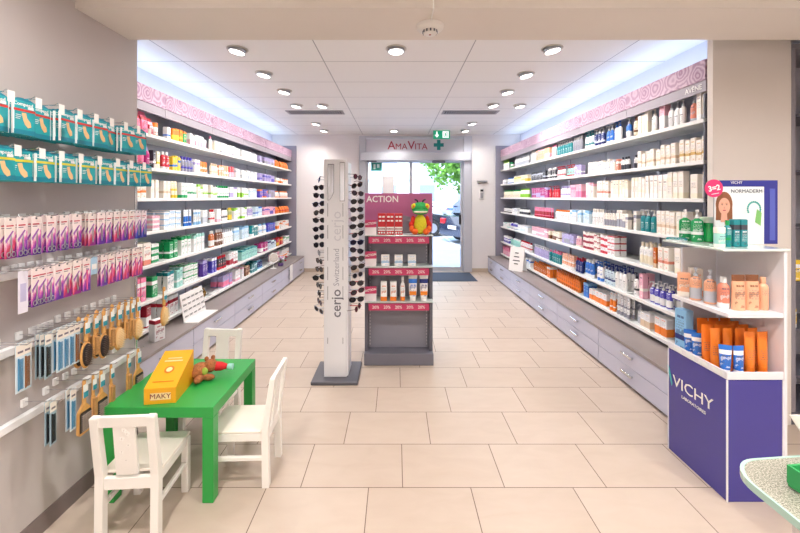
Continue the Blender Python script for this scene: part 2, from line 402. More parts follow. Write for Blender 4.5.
# intercom / switch on back wall
wy = BACK-.001
it = thing('wall_keypad', 'white wall keypad box mounted right of the glass door', 'keypad', (bx(481.5, wy), wy, bz(193, wy)))
MB().box(-.045, .045, -.03, 0, -.13, .09, mat('off_white_plastic', '#dcdad8', .5), b=.008).build('housing', it)
mb = MB(); mb.box(-.028, .028, -.034, -.0305, .03, .07, blackp)
mb.build('display', it); mb = MB(); mb.box(-.027, .027, -.0315, -.0305, -.1, .0, steel)
for i in range(3):
    for j in range(3): mb.box(-.025+i*.018, -.012+i*.018, -.034, -.0305, -.09+j*.03, -.072+j*.03, steel)
mb.build('keypad_face', it)
tag(MB().box(bx(477, wy), bx(487, wy), wy-.05, wy, bz(182.5, wy), bz(180.8, wy), steel, b=.004).build('wall_bracket'), 'slim grey metal bracket above the white wall keypad', 'bracket')
# left wall small rectangle (notice rail) omitted: photo shows bare wall

# ------------------------------------------------------------------ ceiling fittings
lampglow = mat('lamp_glow', '#fff6ea', .4, emit=14)
ring = mat('downlight_ring', '#cfc9c2', .35, metal=.3)
mbr = MB(); mbr.lathe([(.074, -.0005), (.088, -.0005), (.089, -.005), (.084, -.008), (.076, -.008), (.074, -.0005)], ring, 24); me_ring = mbr.mesh('ring')
mbr = MB(); mbr.lathe([(.001, .0), (.068, .0), (.07, -.02), (.066, -.028), (.001, -.029)][::-1], steel, 20); me_head = mbr.mesh('head')
mbr = MB(); mbr.lathe([(.001, -.033), (.058, -.032), (.06, -.0285), (.001, -.0285)], lampglow, 20); me_lens = mbr.mesh('lens')
DL = [(-1.34, 3.21), (-1.33, 3.83), (-1.31, 4.46), (-1.35, 5.16), (-1.0, 5.16), (-1.35, 6.42), (-1.34, 7.09), (0, 3.2), (-.04, 7.09),
      (1.31, 3.19), (1.315, 3.85), (1.31, 4.48), (1.31, 5.13), (1.68, 5.16), (1.28, 6.4), (1.29, 7.1)]
rowword = {0: 'nearest', 1: 'second', 2: 'third', 3: 'fourth', 4: 'inner', 5: 'fifth', 6: 'farthest'}
DLab = ['nearest of the left row of ceiling spotlights', 'second from camera in the left row of ceiling spotlights', 'third from camera in the left row of ceiling spotlights',
        'ceiling spotlight on the left, outer one of the pair beside the left vent', 'ceiling spotlight on the left, inner one of the pair beside the left vent',
        'ceiling spotlight in the left row, next to last before the door wall', 'last ceiling spotlight of the left row by the door wall',
        'single ceiling spotlight at the centre right behind the beam', 'single ceiling spotlight at the centre just before the door sign',
        'nearest of the right row of ceiling spotlights', 'second from camera in the right row of ceiling spotlights', 'third from camera in the right row of ceiling spotlights',
        'ceiling spotlight on the right, inner one of the pair beside the right vent', 'ceiling spotlight on the right, outer one of the pair beside the shelves',
        'ceiling spotlight in the right row, next to last before the door wall', 'last ceiling spotlight of the right row by the door wall']
def downlight(x, y, z, lab, power, group, tilt=0.0):
    t = thing('ceiling_spotlight', lab, 'spotlight', (x, y, z), 0, group)
    for n, me in (('ring', me_ring), ('lamp_head', me_head), ('lens', me_lens)):
        o = bpy.data.objects.new(n, me); COL.objects.link(o); o.parent = t
        if n != 'ring': o.rotation_euler = (0, tilt, 0)
    l = light('lamp', 'SPOT', (0, 0, -.045), power, (1, .955, .91), (0, tilt*2, 0), t, spot_size=math.radians(150), spot_blend=.8, shadow_soft_size=.05)
    return t
PW = 60
for i, (x, y) in enumerate(DL):
    downlight(x, y, CEIL, DLab[i], PW, 'ceiling spotlights', tilt=(.18 if x < -.5 else -.18 if x > .5 else 0))
k = 0  # unseen spotlights added on the camera side of the beam as frontal fill
for x in (-.9, .9, 2.2):
    for y in (-2.2, -.6, 1.0):
        k += 1
        downlight(x, y, 2.78, 'added ceiling spotlight out of view for fill, camera side of the beam', 135, 'added fill spotlights over the sales counter')
def vent(x0, x1, y0, y1, lab):
    t = thing('ceiling_vent', lab, 'vent', ((x0+x1)/2, (y0+y1)/2, CEIL), 0)
    w_, d_ = (x1-x0)/2, (y1-y0)/2; mb = MB(); vm = mat('vent_grey', '#a5a4aa', .5)
    mb.box(-w_, w_, -d_, -d_+.02, -.008, -.0005, vm); mb.box(-w_, w_, d_-.02, d_, -.008, -.0005, vm); mb.box(-w_, -w_+.02, -d_+.02, d_-.02, -.008, -.0005, vm); mb.box(w_-.02, w_, -d_+.02, d_-.02, -.008, -.0005, vm)
    mb.build('frame', t, 0)
    MB().box(-w_+.02, w_-.02, -d_+.02, d_-.02, -.003, -.0008, mat('vent_dark', '#55555c', .7)).build('backing', t, 0)
    mb = MB(); n = int((x1-x0)/.035)
    for i in range(n):
        xx = -w_+.03+i*(2*w_-.06)/(n-1); mb.box(xx-.004, xx+.006, -d_+.021, d_-.021, -.01, -.0032, vm)
    mb.build('grille', t, 0)
vent(-1.6, -.77, 5.48, 5.72, 'long grey ceiling air vent on the left side'); vent(.68, 1.5, 5.48, 5.72, 'long grey ceiling air vent on the right side')
# smoke detector under the beam
sd = thing('smoke_detector', 'round white smoke detector fixed under the beam', 'smoke detector', (bx(430, 2.06), 2.06, SOF))
mb = MB(); mb.lathe([(.001, -.05), (.03, -.05), (.036, -.046), (.038, -.03), (.06, -.028), (.072, -.018), (.074, -.0005), (.001, -.0005)], mat('detector_white', '#e9e5e1', .4), 28); mb.build('housing', sd)
mb = MB()
for i in range(12):
    a = i*PI/6; mb.T = RZ(a); mb.box(.0385, .041, -.004, .004, -.044, -.0305, darkgrey)
mb.T = Matrix.Identity(4); mb.lathe([(.001, -.052), (.006, -.052), (.006, -.0502), (.001, -.0502)], mat('red_led', '#a02020', .4), 8); mb.build('vent_ring', sd)
mb = MB(); mb.rod((bx(430, 2.06), 1.99, SOF-.005), (bx(430, 2.06), YF-.004, SOF-.005), .0035, white_mt); mb.rod((bx(430, 2.06), YF-.004, SOF-.005), (bx(430, 2.06), YF-.004, 2.779), .0035, white_mt)
tag(mb.build('cable'), 'thin white cable running down the beam to the smoke detector', 'cable')

# LED strips on top of the shelving canopies
led = mat('led_strip_glow', '#bcd6ff', .4, emit=6)
# ------------------------------------------------------------------ shelving
def rose_mat():
    m = bpy.data.materials.new('rose_print'); m.use_nodes = True; nt = m.node_tree; b = nt.nodes['Principled BSDF']; M = nodes_math(nt)
    tc = nt.nodes.new('ShaderNodeTexCoord'); mp = nt.nodes.new('ShaderNodeMapping'); mp.inputs['Scale'].default_value = (0, 7.2, 7.2)
    nt.links.new(tc.outputs['Object'], mp.inputs[0])
    nz = nt.nodes.new('ShaderNodeTexNoise'); nz.inputs['Scale'].default_value = 2.2; nt.links.new(mp.outputs[0], nz.inputs['Vector'])
    ad = nt.nodes.new('ShaderNodeVectorMath'); ad.operation = 'MULTIPLY_ADD'; nt.links.new(nz.outputs['Color'], ad.inputs[0]); ad.inputs[1].default_value = (0, .28, .28); nt.links.new(mp.outputs[0], ad.inputs[2])
    vo = nt.nodes.new('ShaderNodeTexVoronoi'); vo.inputs['Randomness'].default_value = .55; nt.links.new(ad.outputs[0], vo.inputs['Vector']); vo.inputs['Scale'].default_value = 1.0
    r = M('SINE', M('MULTIPLY', vo.outputs['Distance'], 34.0))
    r2 = M('ADD', M('MULTIPLY', r, .26), .36)
    r3 = M('ADD', r2, M('MULTIPLY', vo.outputs['Distance'], .25), None, True)
    c = mixc(nt, r3, lin('#87587a'), lin('#d6bccb'))
    nt.links.new(c, b.inputs['Base Color']); b.inputs['Roughness'].default_value = .5
    return m
roses = rose_mat()
glassy = mat('shelf_board_white', '#dfe3e2', .3)
undershelf = mat('shelf_underside', '#c3c9c6', .35)
SH = [2.03, 1.747, 1.487, 1.205, .922, .625, .387]
SX, BX = 2.08, 2.40
YS = [2.555, 3.437, 4.318, 5.2, 6.081, 6.963, 7.56]
BAYW = ['nearest bay', 'second bay', 'third bay', 'fourth bay', 'fifth bay', 'farthest bay']
ORD = ['top', 'second', 'third', 'fourth', 'fifth', 'sixth', 'bottom']
drawermat = mat('drawer_front_lilac_grey', '#c6c6d8', .38, noise=.02, nscale=2)
topmat = mat('worktop_grey_brown', '#8f8583', .38, noise=.08, nscale=5)
carc = mat('cabinet_carcass', '#6f6d78', .5)
def mir(s): return Matrix.Diagonal((s, 1, 1, 1))
signtxt = {(1, 0): 'AVÈNE'}
for s in (1, -1):
    side = 'right' if s > 0 else 'left'
    for k in range(6):
        y0, y1 = YS[k]+.002, YS[k+1]-.002
        if s < 0 and k == 0: pass
        t = thing('shelving_unit', f'grey wall shelving with white shelf edges, {BAYW[k]} on the {side} side', 'shelves', (s*BX, (y0+y1)/2, 0), 0, f'shelving bays on the {side} wall')
        T = mir(s) @ TR(-BX, -(y0+y1)/2, 0)
        mb = MB(); mb.T = T; mb.box(BX-.012, BX, y0, y1, .34, 2.43, backgrey); mb.build('back_panel', t, 0)
        for yy in ((y0, y0+.016), (y1-.016, y1)):
            mb = MB(); mb.T = T
            near = (k == 0 and yy[0] == y0)
            mb.box(SX+(.0 if near else .29), BX-.013, yy[0], yy[1], .34, 2.2, darkgrey if near else backgrey, b=.002); mb.build('upright', t, 0)
        for i, h in enumerate(SH):
            mb = MB(); mb.T = T
            mb.box(SX+.012, BX-.014, y0+.018, y1-.018, h-.018, h, glassy)
            o = mb.build('shelf', t, 0)
            mb = MB(); mb.T = T; mb.box(SX, SX+.011, y0, y1, h-.024, h+.004, white_mt, b=.002); mb.build('price_rail', o, 0)
        # canopy: sign strip, rose print header, top
        mb = MB(); mb.T = T; mb.box(SX+.006, SX+.02, y0, y1, 2.215, 2.29, mat('sign_strip_grey', '#9b939c', .45)); 
        if (s, k) in signtxt:
            mb.text(signtxt[(s, k)], .05, white_mt, TR(SX+.004, 2.665, 2.252) @ RZ(-PI/2) @ FRONT, .0008)
        mb.build('sign_strip', t, 0)
        mb = MB(); mb.T = T; mb.box(SX, SX+.014, y0, y1, 2.291, 2.43, roses); mb.build('header_board', t, 0)
        mb = MB(); mb.T = T; mb.box(SX+.021, BX, y0, y1, 2.405, 2.43, backgrey); mb.build('canopy_top', t, 0)
        mb = MB(); mb.T = T; mb.box(BX-.1, BX-.06, y0+.02, y1-.02, 2.4305, 2.442, led); mb.build('led_strip', t, 0)
        # drawers
        c = thing('drawer_cabinet', f'low two drawer cabinet in grey lilac, {BAYW[k]} on the {side} side', 'cabinet', (s*2.1, (y0+y1)/2, 0), 0, f'low drawer cabinets on the {side} side')
        T2 = mir(s) @ TR(-2.1, -(y0+y1)/2, 0)
        mb = MB(); mb.T = T2; mb.box(1.848, 2.4, y0, y1, .02, .306, carc); mb.build('body', c, 0)
        mb = MB(); mb.T = T2; mb.box(1.87, 2.38, y0, y1, 0, .0199, blackp); mb.build('plinth', c, 0)
        for z0, z1 in ((.165, .304), (.022, .161)):
            mb = MB(); mb.T = T2; mb.box(1.83, 1.8475, y0+.002, y1-.002, z0, z1, drawermat, b=.0015); d = mb.build('drawer', c, 0)
            mb = MB(); mb.T = T2; yc = (y0+y1)/2; zc = (z0+z1)/2+.015
            mb.box(1.806, 1.815, yc-.07, yc+.07, zc-.011, zc+.011, chrome, b=.002); mb.box(1.8155, 1.829, yc-.06, yc-.05, zc-.005, zc+.005, steel); mb.box(1.8155, 1.829, yc+.05, yc+.06, zc-.005, zc+.005, steel)
            mb.build('handle', d, 0)
        if k in (2,): pass
    mb = MB(); mb.T = mir(s); mb.box(1.826, BX, YS[0]+.0, YS[-1], .307, .333, topmat, b=.002); o = mb.build('worktop', smooth=0)
    tag(o, f'long grey brown worktop over the low drawer cabinets on the {side} side', 'worktop')
    # LED light thrown up behind the canopies
    light('led_light', 'AREA', (s*2.30, 5.05, 2.46), 6, (.72, .85, 1), (PI, 0, 0), None, shape='RECTANGLE', size=.08, size_y=4.9)
    # far end panel and stepped end cabinet
    mb = MB(); mb.T = mir(s); mb.box(1.985, BX+.07, 7.562, 7.59, .0, 2.52, mat('end_panel_lilac', '#8c8a9a', .5), b=.003)
    mb.T = TR(-s*BX, -(YS[5]+YS[6])/2, 0) @ mir(s); mb.v = []; mb.f = []; mb.mi = []
    mb.box(1.985, BX+.07, 7.562, 7.59, .0, 2.52, mat('end_panel_lilac', '#8c8a9a', .5), b=.003); mb.build('end_panel', t, 0)
# ------------------------------------------------------------------ product meshes
def carton(w, d, h, base, acc, st):
    m = pack_mat(base, acc, st); mb = MB(); b = min(w, d, h)*.05
    mb.box(-w/2, w/2, -d/2, d/2, 0, h-.0015, m, b=b); mb.box(-w*.44, w*.44, -d/2+.004, d*.38, h-.0016, h, m)
    mb.box(-w*.18, w*.18, -d/2+.0015, -d/2+.005, h-.0016, h-.0002, m)
    return [('carton', mb.mesh('carton', 0))]
def bottle(w, d, h, base, acc, st):
    m = pack_mat(base, base if st % 2 else acc, st); r = w/2*.94; mb = MB()
    mb.lathe([(r*.9, 0), (r, .006), (r, h*.66), (r*.93, h*.73), (r*.6, h*.79), (r*.45, h*.81), (r*.45, h*.84)], m, 12)
    c = MB(); cm = mat('cap_'+acc, CN[acc], .3); c.lathe([(r*.55, h*.822), (r*.55, h*.97), (r*.5, h), (.001, h)], cm, 12)
    c.f.pop(-2) if False else None
    return [('bottle', mb.mesh('bottle')), ('cap', c.mesh('cap'))]
def pump(w, d, h, base, acc, st):
    m = pack_mat(base, base if st % 2 else acc, st); mb = MB(); r = w/2*.95; e = .72
    prof = [(.9, 0), (1, .005), (1, h*.58), (.92, h*.64), (.55, h*.69), (.32, h*.71), (.32, h*.735)]
    mb.lathe([(r*a, z) for a, z in prof], m, 14, sy=e)
    c = MB(); cm = mat('cap_'+acc, CN[acc], .3)
    c.lathe([(r*.38, h*.722), (r*.38, h*.8), (r*.2, h*.81), (r*.13, h*.815), (r*.13, h*.92), (r*.3, h*.925), (r*.3, h*.97), (.001, h*.975)], cm, 10)
    c.box(-r*.12, r*.12, -r*.95, -r*.1, h*.935, h*.985, cm); c.box(-r*.1, r*.1, -r*1.0, -r*.85, h*.90, h*.95, cm)
    return [('pump_bottle', mb.mesh('pump')), ('pump', c.mesh('pumphead'))]
def ring_(a, b, z, n=12): return [(a*math.cos(2*PI*j/n), b*math.sin(2*PI*j/n), z) for j in range(n)]
def tube(w, d, h, base, acc, st):
    m = pack_mat(base, acc, st if st != 0 else 2); mb = MB(); a = w/2
    mb.loft([ring_(a*.72, a*.62, h*.2), ring_(a*.8, a*.6, h*.24), ring_(a*.88, a*.5, h*.5), ring_(a*.95, a*.25, h*.82), ring_(a, .003, h*.93), ring_(a, .0015, h)], m)
    c = MB(); c.lathe([(a*.7, 0), (a*.72, .003), (a*.7, h*.198)], mat('cap_'+acc, CN[acc], .3), 12)
    return [('tube', mb.mesh('tube')), ('cap', c.mesh('cap'))]
def jar(w, d, h, base, acc, st):
    m = pack_mat(base, acc, st); mb = MB(); r = w/2
    mb.lathe([(r*.92, 0), (r*.97, .004), (r*.97, h*.66), (r*.9, h*.7)], m, 14)
    c = MB(); c.lathe([(r, h*.705), (r, h*.97), (r*.93, h)], mat('cap_'+acc, CN[acc], .3), 14)
    return [('jar', mb.mesh('jar')), ('lid', c.mesh('lid'))]
def pouch(w, d, h, base, acc, st):
    m = pack_mat(base, acc, st); mb = MB(); a = w/2; n = 16
    def sq(a, b, z): return [(a*(abs(math.cos(t))**.5)*(1 if math.cos(t) > 0 else -1), b*(abs(math.sin(t))**.5)*(1 if math.sin(t) > 0 else -1), z) for t in [2*PI*j/n for j in range(n)]]
    mb.loft([sq(a*.95, d*.42, 0), sq(a, d*.5, h*.1), sq(a, d*.45, h*.55), sq(a*.98, d*.2, h*.85), sq(a, .002, h*.93), sq(a, .002, h)], m)
    return [('pouch', mb.mesh('pouch'))]
KIND = {'c': (carton, 'carton', 'box'), 'b': (bottle, 'bottle', 'bottle'), 'p': (pump, 'pump bottle', 'bottle'), 't': (tube, 'tube', 'tube'), 'j': (jar, 'jar', 'jar'), 'u': (pouch, 'pouch', 'pouch')}
CATS = {'c': 'carton', 'b': 'bottle', 'p': 'pump bottle', 't': 'tube', 'j': 'jar', 'u': 'pouch'}
PCACHE = {}
def product(kind, w, d, h, base, acc, st):
    key = (kind, round(w, 4), round(d, 4), round(h, 4), base, acc, st)
    if key not in PCACHE: PCACHE[key] = KIND[kind][0](w, d, h, base, acc, st)
    return PCACHE[key]
ACCW = {'c': 'print', 'b': 'cap', 'p': 'pump', 't': 'cap', 'j': 'lid', 'u': 'print'}
NPROD = {}; CART = []
def desc(kind, base, acc, tall=''):
    return f'{tall}{cname(base)} {KIND[kind][1]} with {cname(acc)} {ACCW[kind]}'
def row(side, shelf, spec):
    """spec lines: kind x0 x1 width_mm height_mm base accent [flags]; x0..x1 = span read along the shelf front (photo columns)"""
    s = 1 if side == 'right' else -1
    h0 = SH[shelf]
    for line in spec.strip().split('\n'):
        p = line.split()
        if not p: continue
        kind = p[0]; xa, xb = float(p[1]), float(p[2]); w, h = int(p[3])/1000, int(p[4])/1000; base, acc = p[5], p[6]; fl = p[7] if len(p) > 7 else ''
        ya, yb = sorted((790.4/abs(xa-396), 790.4/abs(xb-396)))
        ya = max(ya, YS[0]+.025); yb = min(yb, YS[-1]-.02)
        if kind == 'c': w *= .86
        y = ya; rnd = random.Random(hash((side, shelf, xa)) % 1000 if False else int(xa*13+shelf*7+(1 if s > 0 else 0)))
        st = rnd.choice((0, 1, 2, 3, 4)) if kind == 'c' else rnd.choice((0, 1, 2, 4))
        for ch in fl:
            if ch.isdigit(): st = int(ch)
        d = w if kind in 'bpj' else (w*.7 if kind == 't' else min(.12, max(.04, w*.9)))
        rows_ = 2 if 'd' in fl or (kind == 'c' and shelf >= 3) else 1
        stack = 2 if 's' in fl else (3 if 'S' in fl else 1)
        n = 0
        while y+w <= yb+.012:
            yc = y+w/2
            k = max(i for i in range(6) if YS[i] <= yc)
            # keep clear of the bay joints
            if yc+w/2 > YS[k+1]-.018: y = YS[k+1]+.019; continue
            if yc-w/2 < YS[k]+.018: y = YS[k]+.0185; continue
            hh = h*((1-.06*rnd.choice((0, 0, 0, 1, 2, 3))) if 'j' in fl else (1-.04*rnd.choice((0, 0, 0, 1, 2))) if kind == 'c' and n % 2 == 0 else 1)
            if kind == 'c' and n % 3 == 2 and not any(ch.isdigit() for ch in fl): st = rnd.choice((0, 1, 2, 3, 4))
            for rr in range(rows_):
                depth = SX+.03+d/2+rr*(d+.012)+(rnd.random()*.006)
                hs = hh/stack
                for q in range(stack):
                    parts = product(kind, w-.003, d, hs-.0004, base, acc, st)
                    lab = f'{desc(kind, base, acc)}, {ORD[shelf]} {side} shelf, {BAYW[k]}'
                    ang = rnd.uniform(-.03, .03) if kind in 'bpt' else 0
                    g = f'{cname(base)} {KIND[kind][1]}s with {cname(acc)} {ACCW[kind]}, {ORD[shelf]} {side} shelf, {BAYW[k]}'
                    if kind == 'c':
                        CART.append((yc, parts, (s*depth, yc, h0+.0004+q*hs), -s*PI/2, lab, g, rr)); continue
                    put(parts, (s*depth, yc, h0+.0004+q*hs), -s*PI/2+ang, lab, CATS[kind], g)
                    NPROD[kind] = NPROD.get(kind, 0)+1
            n += 1
            y += w+.0035

row('right', 0, '''
c 706 690 52 205 cream white j
p 689 679 62 200 salmon silver
p 678 662 55 205 white silver
c 660 651 70 225 rose white
p 650 645 60 200 white cream
c 644 633 50 215 cream ivory j
b 632 627 55 180 ivory brown
p 626 617 66 195 blue white
p 616 609 58 200 white blue
p 608 600 60 185 blue white
p 599 590 60 190 navy white
p 589 579 60 195 white teal
b 578 569 52 175 grey white
p 568 553 60 185 teal white
b 552 548 55 175 white pink
c 547 533 95 165 peach rose
b 532 528 60 190 white white
p 527 512 62 190 white silver
j 511 507 75 110 white green
p 506 499 65 180 white lime''')
row('right', 1, '''
c 706 672 56 175 cream gold j2
c 671 651 60 165 cream tan j2
c 650 634 58 150 cream tan j2
b 632 616 40 125 white charcoal
c 615 612 45 120 salmon white
c 611 584 45 130 cream silver j
c 582 571 60 130 lavender white
p 570 562 60 150 mint red
p 561 553 55 150 white red
b 552 544 55 150 charcoal white
c 543 529 55 130 black silver
c 527 512 70 120 ivory yellow
b 511 505 60 110 white blue
c 504 499 75 90 white silver''')
row('right', 2, '''
c 706 694 50 195 cream white
c 693 680 78 190 cream ivory
c 679 664 62 205 cream ivory j
c 663 642 58 190 cream white
c 641 626 52 185 cream ivory
c 624 606 50 175 ivory cream
c 605 592 60 180 cream salmon 2
c 590 582 58 170 cream rose
c 581 567 75 160 rose pink
b 566 556 60 150 white lavender
p 555 546 62 165 red crimson
c 545 529 60 150 magenta lavender
b 527 518 62 150 white lime
b 517 499 60 140 ivory green''')
row('right', 3, '''
c 683 671 62 185 cream ivory
c 670 650 55 185 cream tan 2
p 649 635 62 190 teal white
c 633 613 50 170 cream grey j
b 612 600 42 165 cream grey
b 599 588 42 170 white cream
c 586 574 50 145 pale sky
c 573 567 55 140 white sky
b 565 552 52 130 white orange
t 550 531 48 145 pink crimson
b 527 516 60 110 white charcoal
c 515 510 80 95 white silver
p 509 499 60 110 white black''')
row('right', 4, '''
c 676 665 75 195 cream ivory d
c 664 654 68 180 cream salmon d2
c 652 648 40 180 amber tan d
b 647 632 55 190 white ivory d
c 611 597 70 195 white red S
c 596 580 62 190 cream crimson S
b 577 572 55 120 rose cream
c 571 559 60 125 lavender grey
c 557 546 62 120 ivory brown
c 545 530 60 125 rose white
c 527 515 80 100 white pale
b 514 508 60 115 violet white
c 507 499 70 85 white mint''')
row('right', 5, '''
p 664 641 60 175 violet white d
c 639 634 60 215 rose cream
p 632 622 58 210 white charcoal d
p 621 610 58 220 white navy d
p 609 599 58 200 pale navy d
p 598 590 58 205 white blue d
b 589 581 56 185 blue white d
b 580 571 50 165 navy crimson d
t 570 558 50 165 peach white d
b 557 546 50 150 teal pink d
p 545 530 58 160 lavender white
b 528 518 60 145 white red
b 517 508 60 130 mint white
j 507 500 90 120 violet white''')
row('right', 6, '''
c 662 647 80 150 white orange d
c 646 637 70 130 white tan d
p 636 629 62 180 white silver
t 628 612 45 185 white grey d
t 611 604 48 175 white orange d
c 603 586 75 130 white orange d4
c 585 577 60 155 blue sky d
b 576 552 50 165 orange amber d
c 550 544 60 140 orange white d
b 543 530 58 130 amber orange d
c 528 524 70 130 white blue
c 507 499 90 165 pink rose''')
row('left', 0, '''
u 139 152 85 190 pink crimson
u 153 158 70 150 crimson rose
j 159 170 62 125 white orange
c 171 175 60 120 white blue
c 176 186 66 130 orange yellow
c 187 192 66 125 green orange
c 193 211 62 125 white rose j4
b 213 217 50 165 white pink
c 218 223 75 130 ivory cream
c 224 238 90 130 white grey
c 239 260 62 120 white cream j
c 262 277 62 115 lavender grey
u 278 290 90 130 orange amber''')
row('left', 1, '''
b 139 150 65 185 pink magenta
b 151 156 60 180 magenta lavender
c 157 160 45 170 charcoal white
c 161 166 52 165 ivory yellow
b 167 175 52 170 red white
c 176 185 52 150 yellow blue
b 186 197 52 160 grey violet
c 198 203 60 150 white lavender
t 204 214 52 140 orange white
b 215 221 50 145 ivory tan
c 222 231 70 140 peach white
c 232 238 80 145 red rose
c 239 260 62 130 white silver j
c 262 277 62 125 lavender violet
c 278 290 70 95 white orange''')
row('left', 2, '''
c 139 154 82 165 cream orange
c 155 166 60 165 cream ivory
c 167 175 60 160 cream tan
t 176 184 48 165 ivory yellow
c 185 200 60 155 white green
c 201 220 60 150 cream lime j
b 221 232 48 150 white green
c 233 240 55 140 white lavender
c 241 251 60 140 white lime
c 252 260 75 140 pale white
c 262 270 60 135 violet orange
c 271 277 60 130 grey lavender
b 278 290 62 120 white orange''')
row('left', 3, '''
c 156 164 120 130 rose white S
c 165 187 105 170 white sky S
t 188 197 45 165 white blue
t 198 205 45 160 white sky
c 206 213 60 150 white silver
b 214 219 50 150 white red
c 220 225 60 150 white rose
b 226 231 45 160 white charcoal
b 232 236 45 160 olive yellow
c 237 250 60 150 white lime
b 251 257 60 155 lavender white
c 258 265 60 145 pale blue
c 266 277 60 130 rose violet
u 278 291 90 120 orange red''')
row('left', 4, '''
c 139 155 120 190 cream salmon
c 156 172 115 180 white green S
c 173 184 75 170 green white d
c 185 196 62 190 white green 3d
c 197 209 60 185 white mint 3
b 210 213 52 190 red white
b 214 219 52 185 amber white
b 220 226 52 190 brown white
b 227 236 50 170 white silver
c 237 252 90 170 pale sky
c 254 261 55 155 teal white
b 262 269 60 155 white sky
c 270 278 60 140 violet blue
c 279 291 62 130 white orange''')
row('left', 5, '''
c 139 154 80 200 pink white d
c 156 163 90 175 green white
c 164 169 80 165 olive mint
c 171 179 60 180 white teal 3
c 180 187 60 180 mint white
c 188 204 95 190 white green S
c 206 214 60 170 purple lavender d
c 215 221 60 165 violet white
b 222 231 50 160 charcoal red
c 232 240 70 160 white crimson
c 241 261 130 150 mint teal
c 263 270 60 140 magenta white
c 271 278 60 130 pale navy
c 279 285 62 130 red yellow
c 286 291 62 120 white green''')
row('left', 6, '''
c 139 149 80 190 white crimson
c 150 158 78 185 crimson white
c 164 172 82 175 white red 1
c 173 182 82 185 white crimson 1
c 226 237 95 145 lavender pink
c 238 247 85 145 white rose
c 248 253 60 140 brown tan
c 254 260 60 145 teal pale
b 261 266 60 130 navy sky
c 277 283 70 130 rose white
c 284 291 70 120 white orange''')
CART.sort(key=lambda c: c[0]+c[6]*2)
MAXC = 268
for yc, parts, loc, rz, lab, g, rr in CART[:MAXC]: put(parts, loc, rz, lab, 'carton', g)
big = MB(); pk = []
for yc, parts, loc, rz, lab, g, rr in CART[MAXC:]:
    me = parts[0][1]; M4 = Matrix.Translation(loc) @ RZ(rz); o = len(big.v)
    big.v += [tuple(M4 @ v.co) for v in me.vertices]; pk += [c for d in me.attributes['pk'].data for c in d.vector]
    for p in me.polygons: big.f.append([o+i for i in p.vertices]); big.mi.append(big.m(me.materials[p.material_index]))
if big.v:
    o = big.build('cartons', smooth=0); o.data.attributes['pk'].data.foreach_set('vector', pk)
    tag(o, 'rows of small assorted cartons filling the far bays of the wall shelves', 'cartons', kind='stuff')
print('PRODUCTS', NPROD, len(CART))
# ------------------------------------------------------------------ hanging display on the left wall
def grad_mat(name, stops, axis=2, rough=.35):
    if name in MATS: return MATS[name]
    m = bpy.data.materials.new('print_'+name); m.use_nodes = True; nt = m.node_tree; b = nt.nodes['Principled BSDF']; b.inputs['Roughness'].default_value = rough
    tc = nt.nodes.new('ShaderNodeAttribute'); tc.attribute_name = 'pk'; s = nt.nodes.new('ShaderNodeSeparateXYZ'); nt.links.new(tc.outputs['Vector'], s.inputs[0])
    M = nodes_math(nt); nz = nt.nodes.new('ShaderNodeTexNoise'); nz.inputs['Scale'].default_value = 6; nt.links.new(tc.outputs['Vector'], nz.inputs['Vector'])
    v = M('ADD', s.outputs[axis], M('MULTIPLY', M('SUBTRACT', nz.outputs['Fac'], .5), .5))
    v = M('ADD', v, M('MULTIPLY', M('SUBTRACT', s.outputs[0], .5), -.3))
    r = nt.nodes.new('ShaderNodeValToRGB'); e = r.color_ramp.elements
    while len(e) < len(stops): e.new(.5)
    for i, (p, c) in enumerate(stops): e[i].position = p; e[i].color = lin(c)
    nt.links.new(v, r.inputs['Fac']); nt.links.new(r.outputs['Color'], b.inputs['Base Color'])
    MATS[name] = m; return m
def ly(x, X=-1.45): return 380*abs(X)/(396-x)
railm = mat('rail_white', '#f3f3f4', .4)
for h, nm in ((1.405, 'top'), (1.184, 'second'), (.875, 'third'), (.57, 'lowest')):
    mb = MB(); mb.box(XL+.0005, XL+.026, -.4, 2.312, h-.019, h+.017, railm, b=.004)
    tag(mb.build('hanging_rail'), f'white horizontal hanging rail on the grey display wall, {nm} of the four', 'rail')
mb = MB(); mb.rod((XL+.016, 2.285, .1), (XL+.016, 2.285, 1.9), .008, chrome); tag(mb.build('rail_post'), 'slim chrome vertical post at the far end of the grey display wall', 'post')
mb = MB(); mb.rod((0, 0, 0), (.17, 0, .004), .0022, chrome, 6); mb.rod((.17, 0, .004), (.185, 0, .012), .0022, chrome, 6); mb.box(-.012, .0, -.012, .012, -.02, .012, railm); me_hook = mb.mesh('hook')
mb = MB(); mb.rod((0, 0, .012), (.198, 0, .0), .0016, chrome, 6); mb.box(.1985, .2005, -.012, .012, -.034, .006, mat('price_tag', '#f5f2ee', .5)); me_tag = mb.mesh('tag')
HN = [0]
def hook(y, h, lab, group, sc=1.0, x=XL):
    t = put([('display_hook', me_hook)]+([('price_tag', me_tag)] if sc == 1.0 else []), (x+.0135 if False else x+.013, y, h), 0, lab, 'hook', group)
    t.scale = (sc, 1, 1); return t
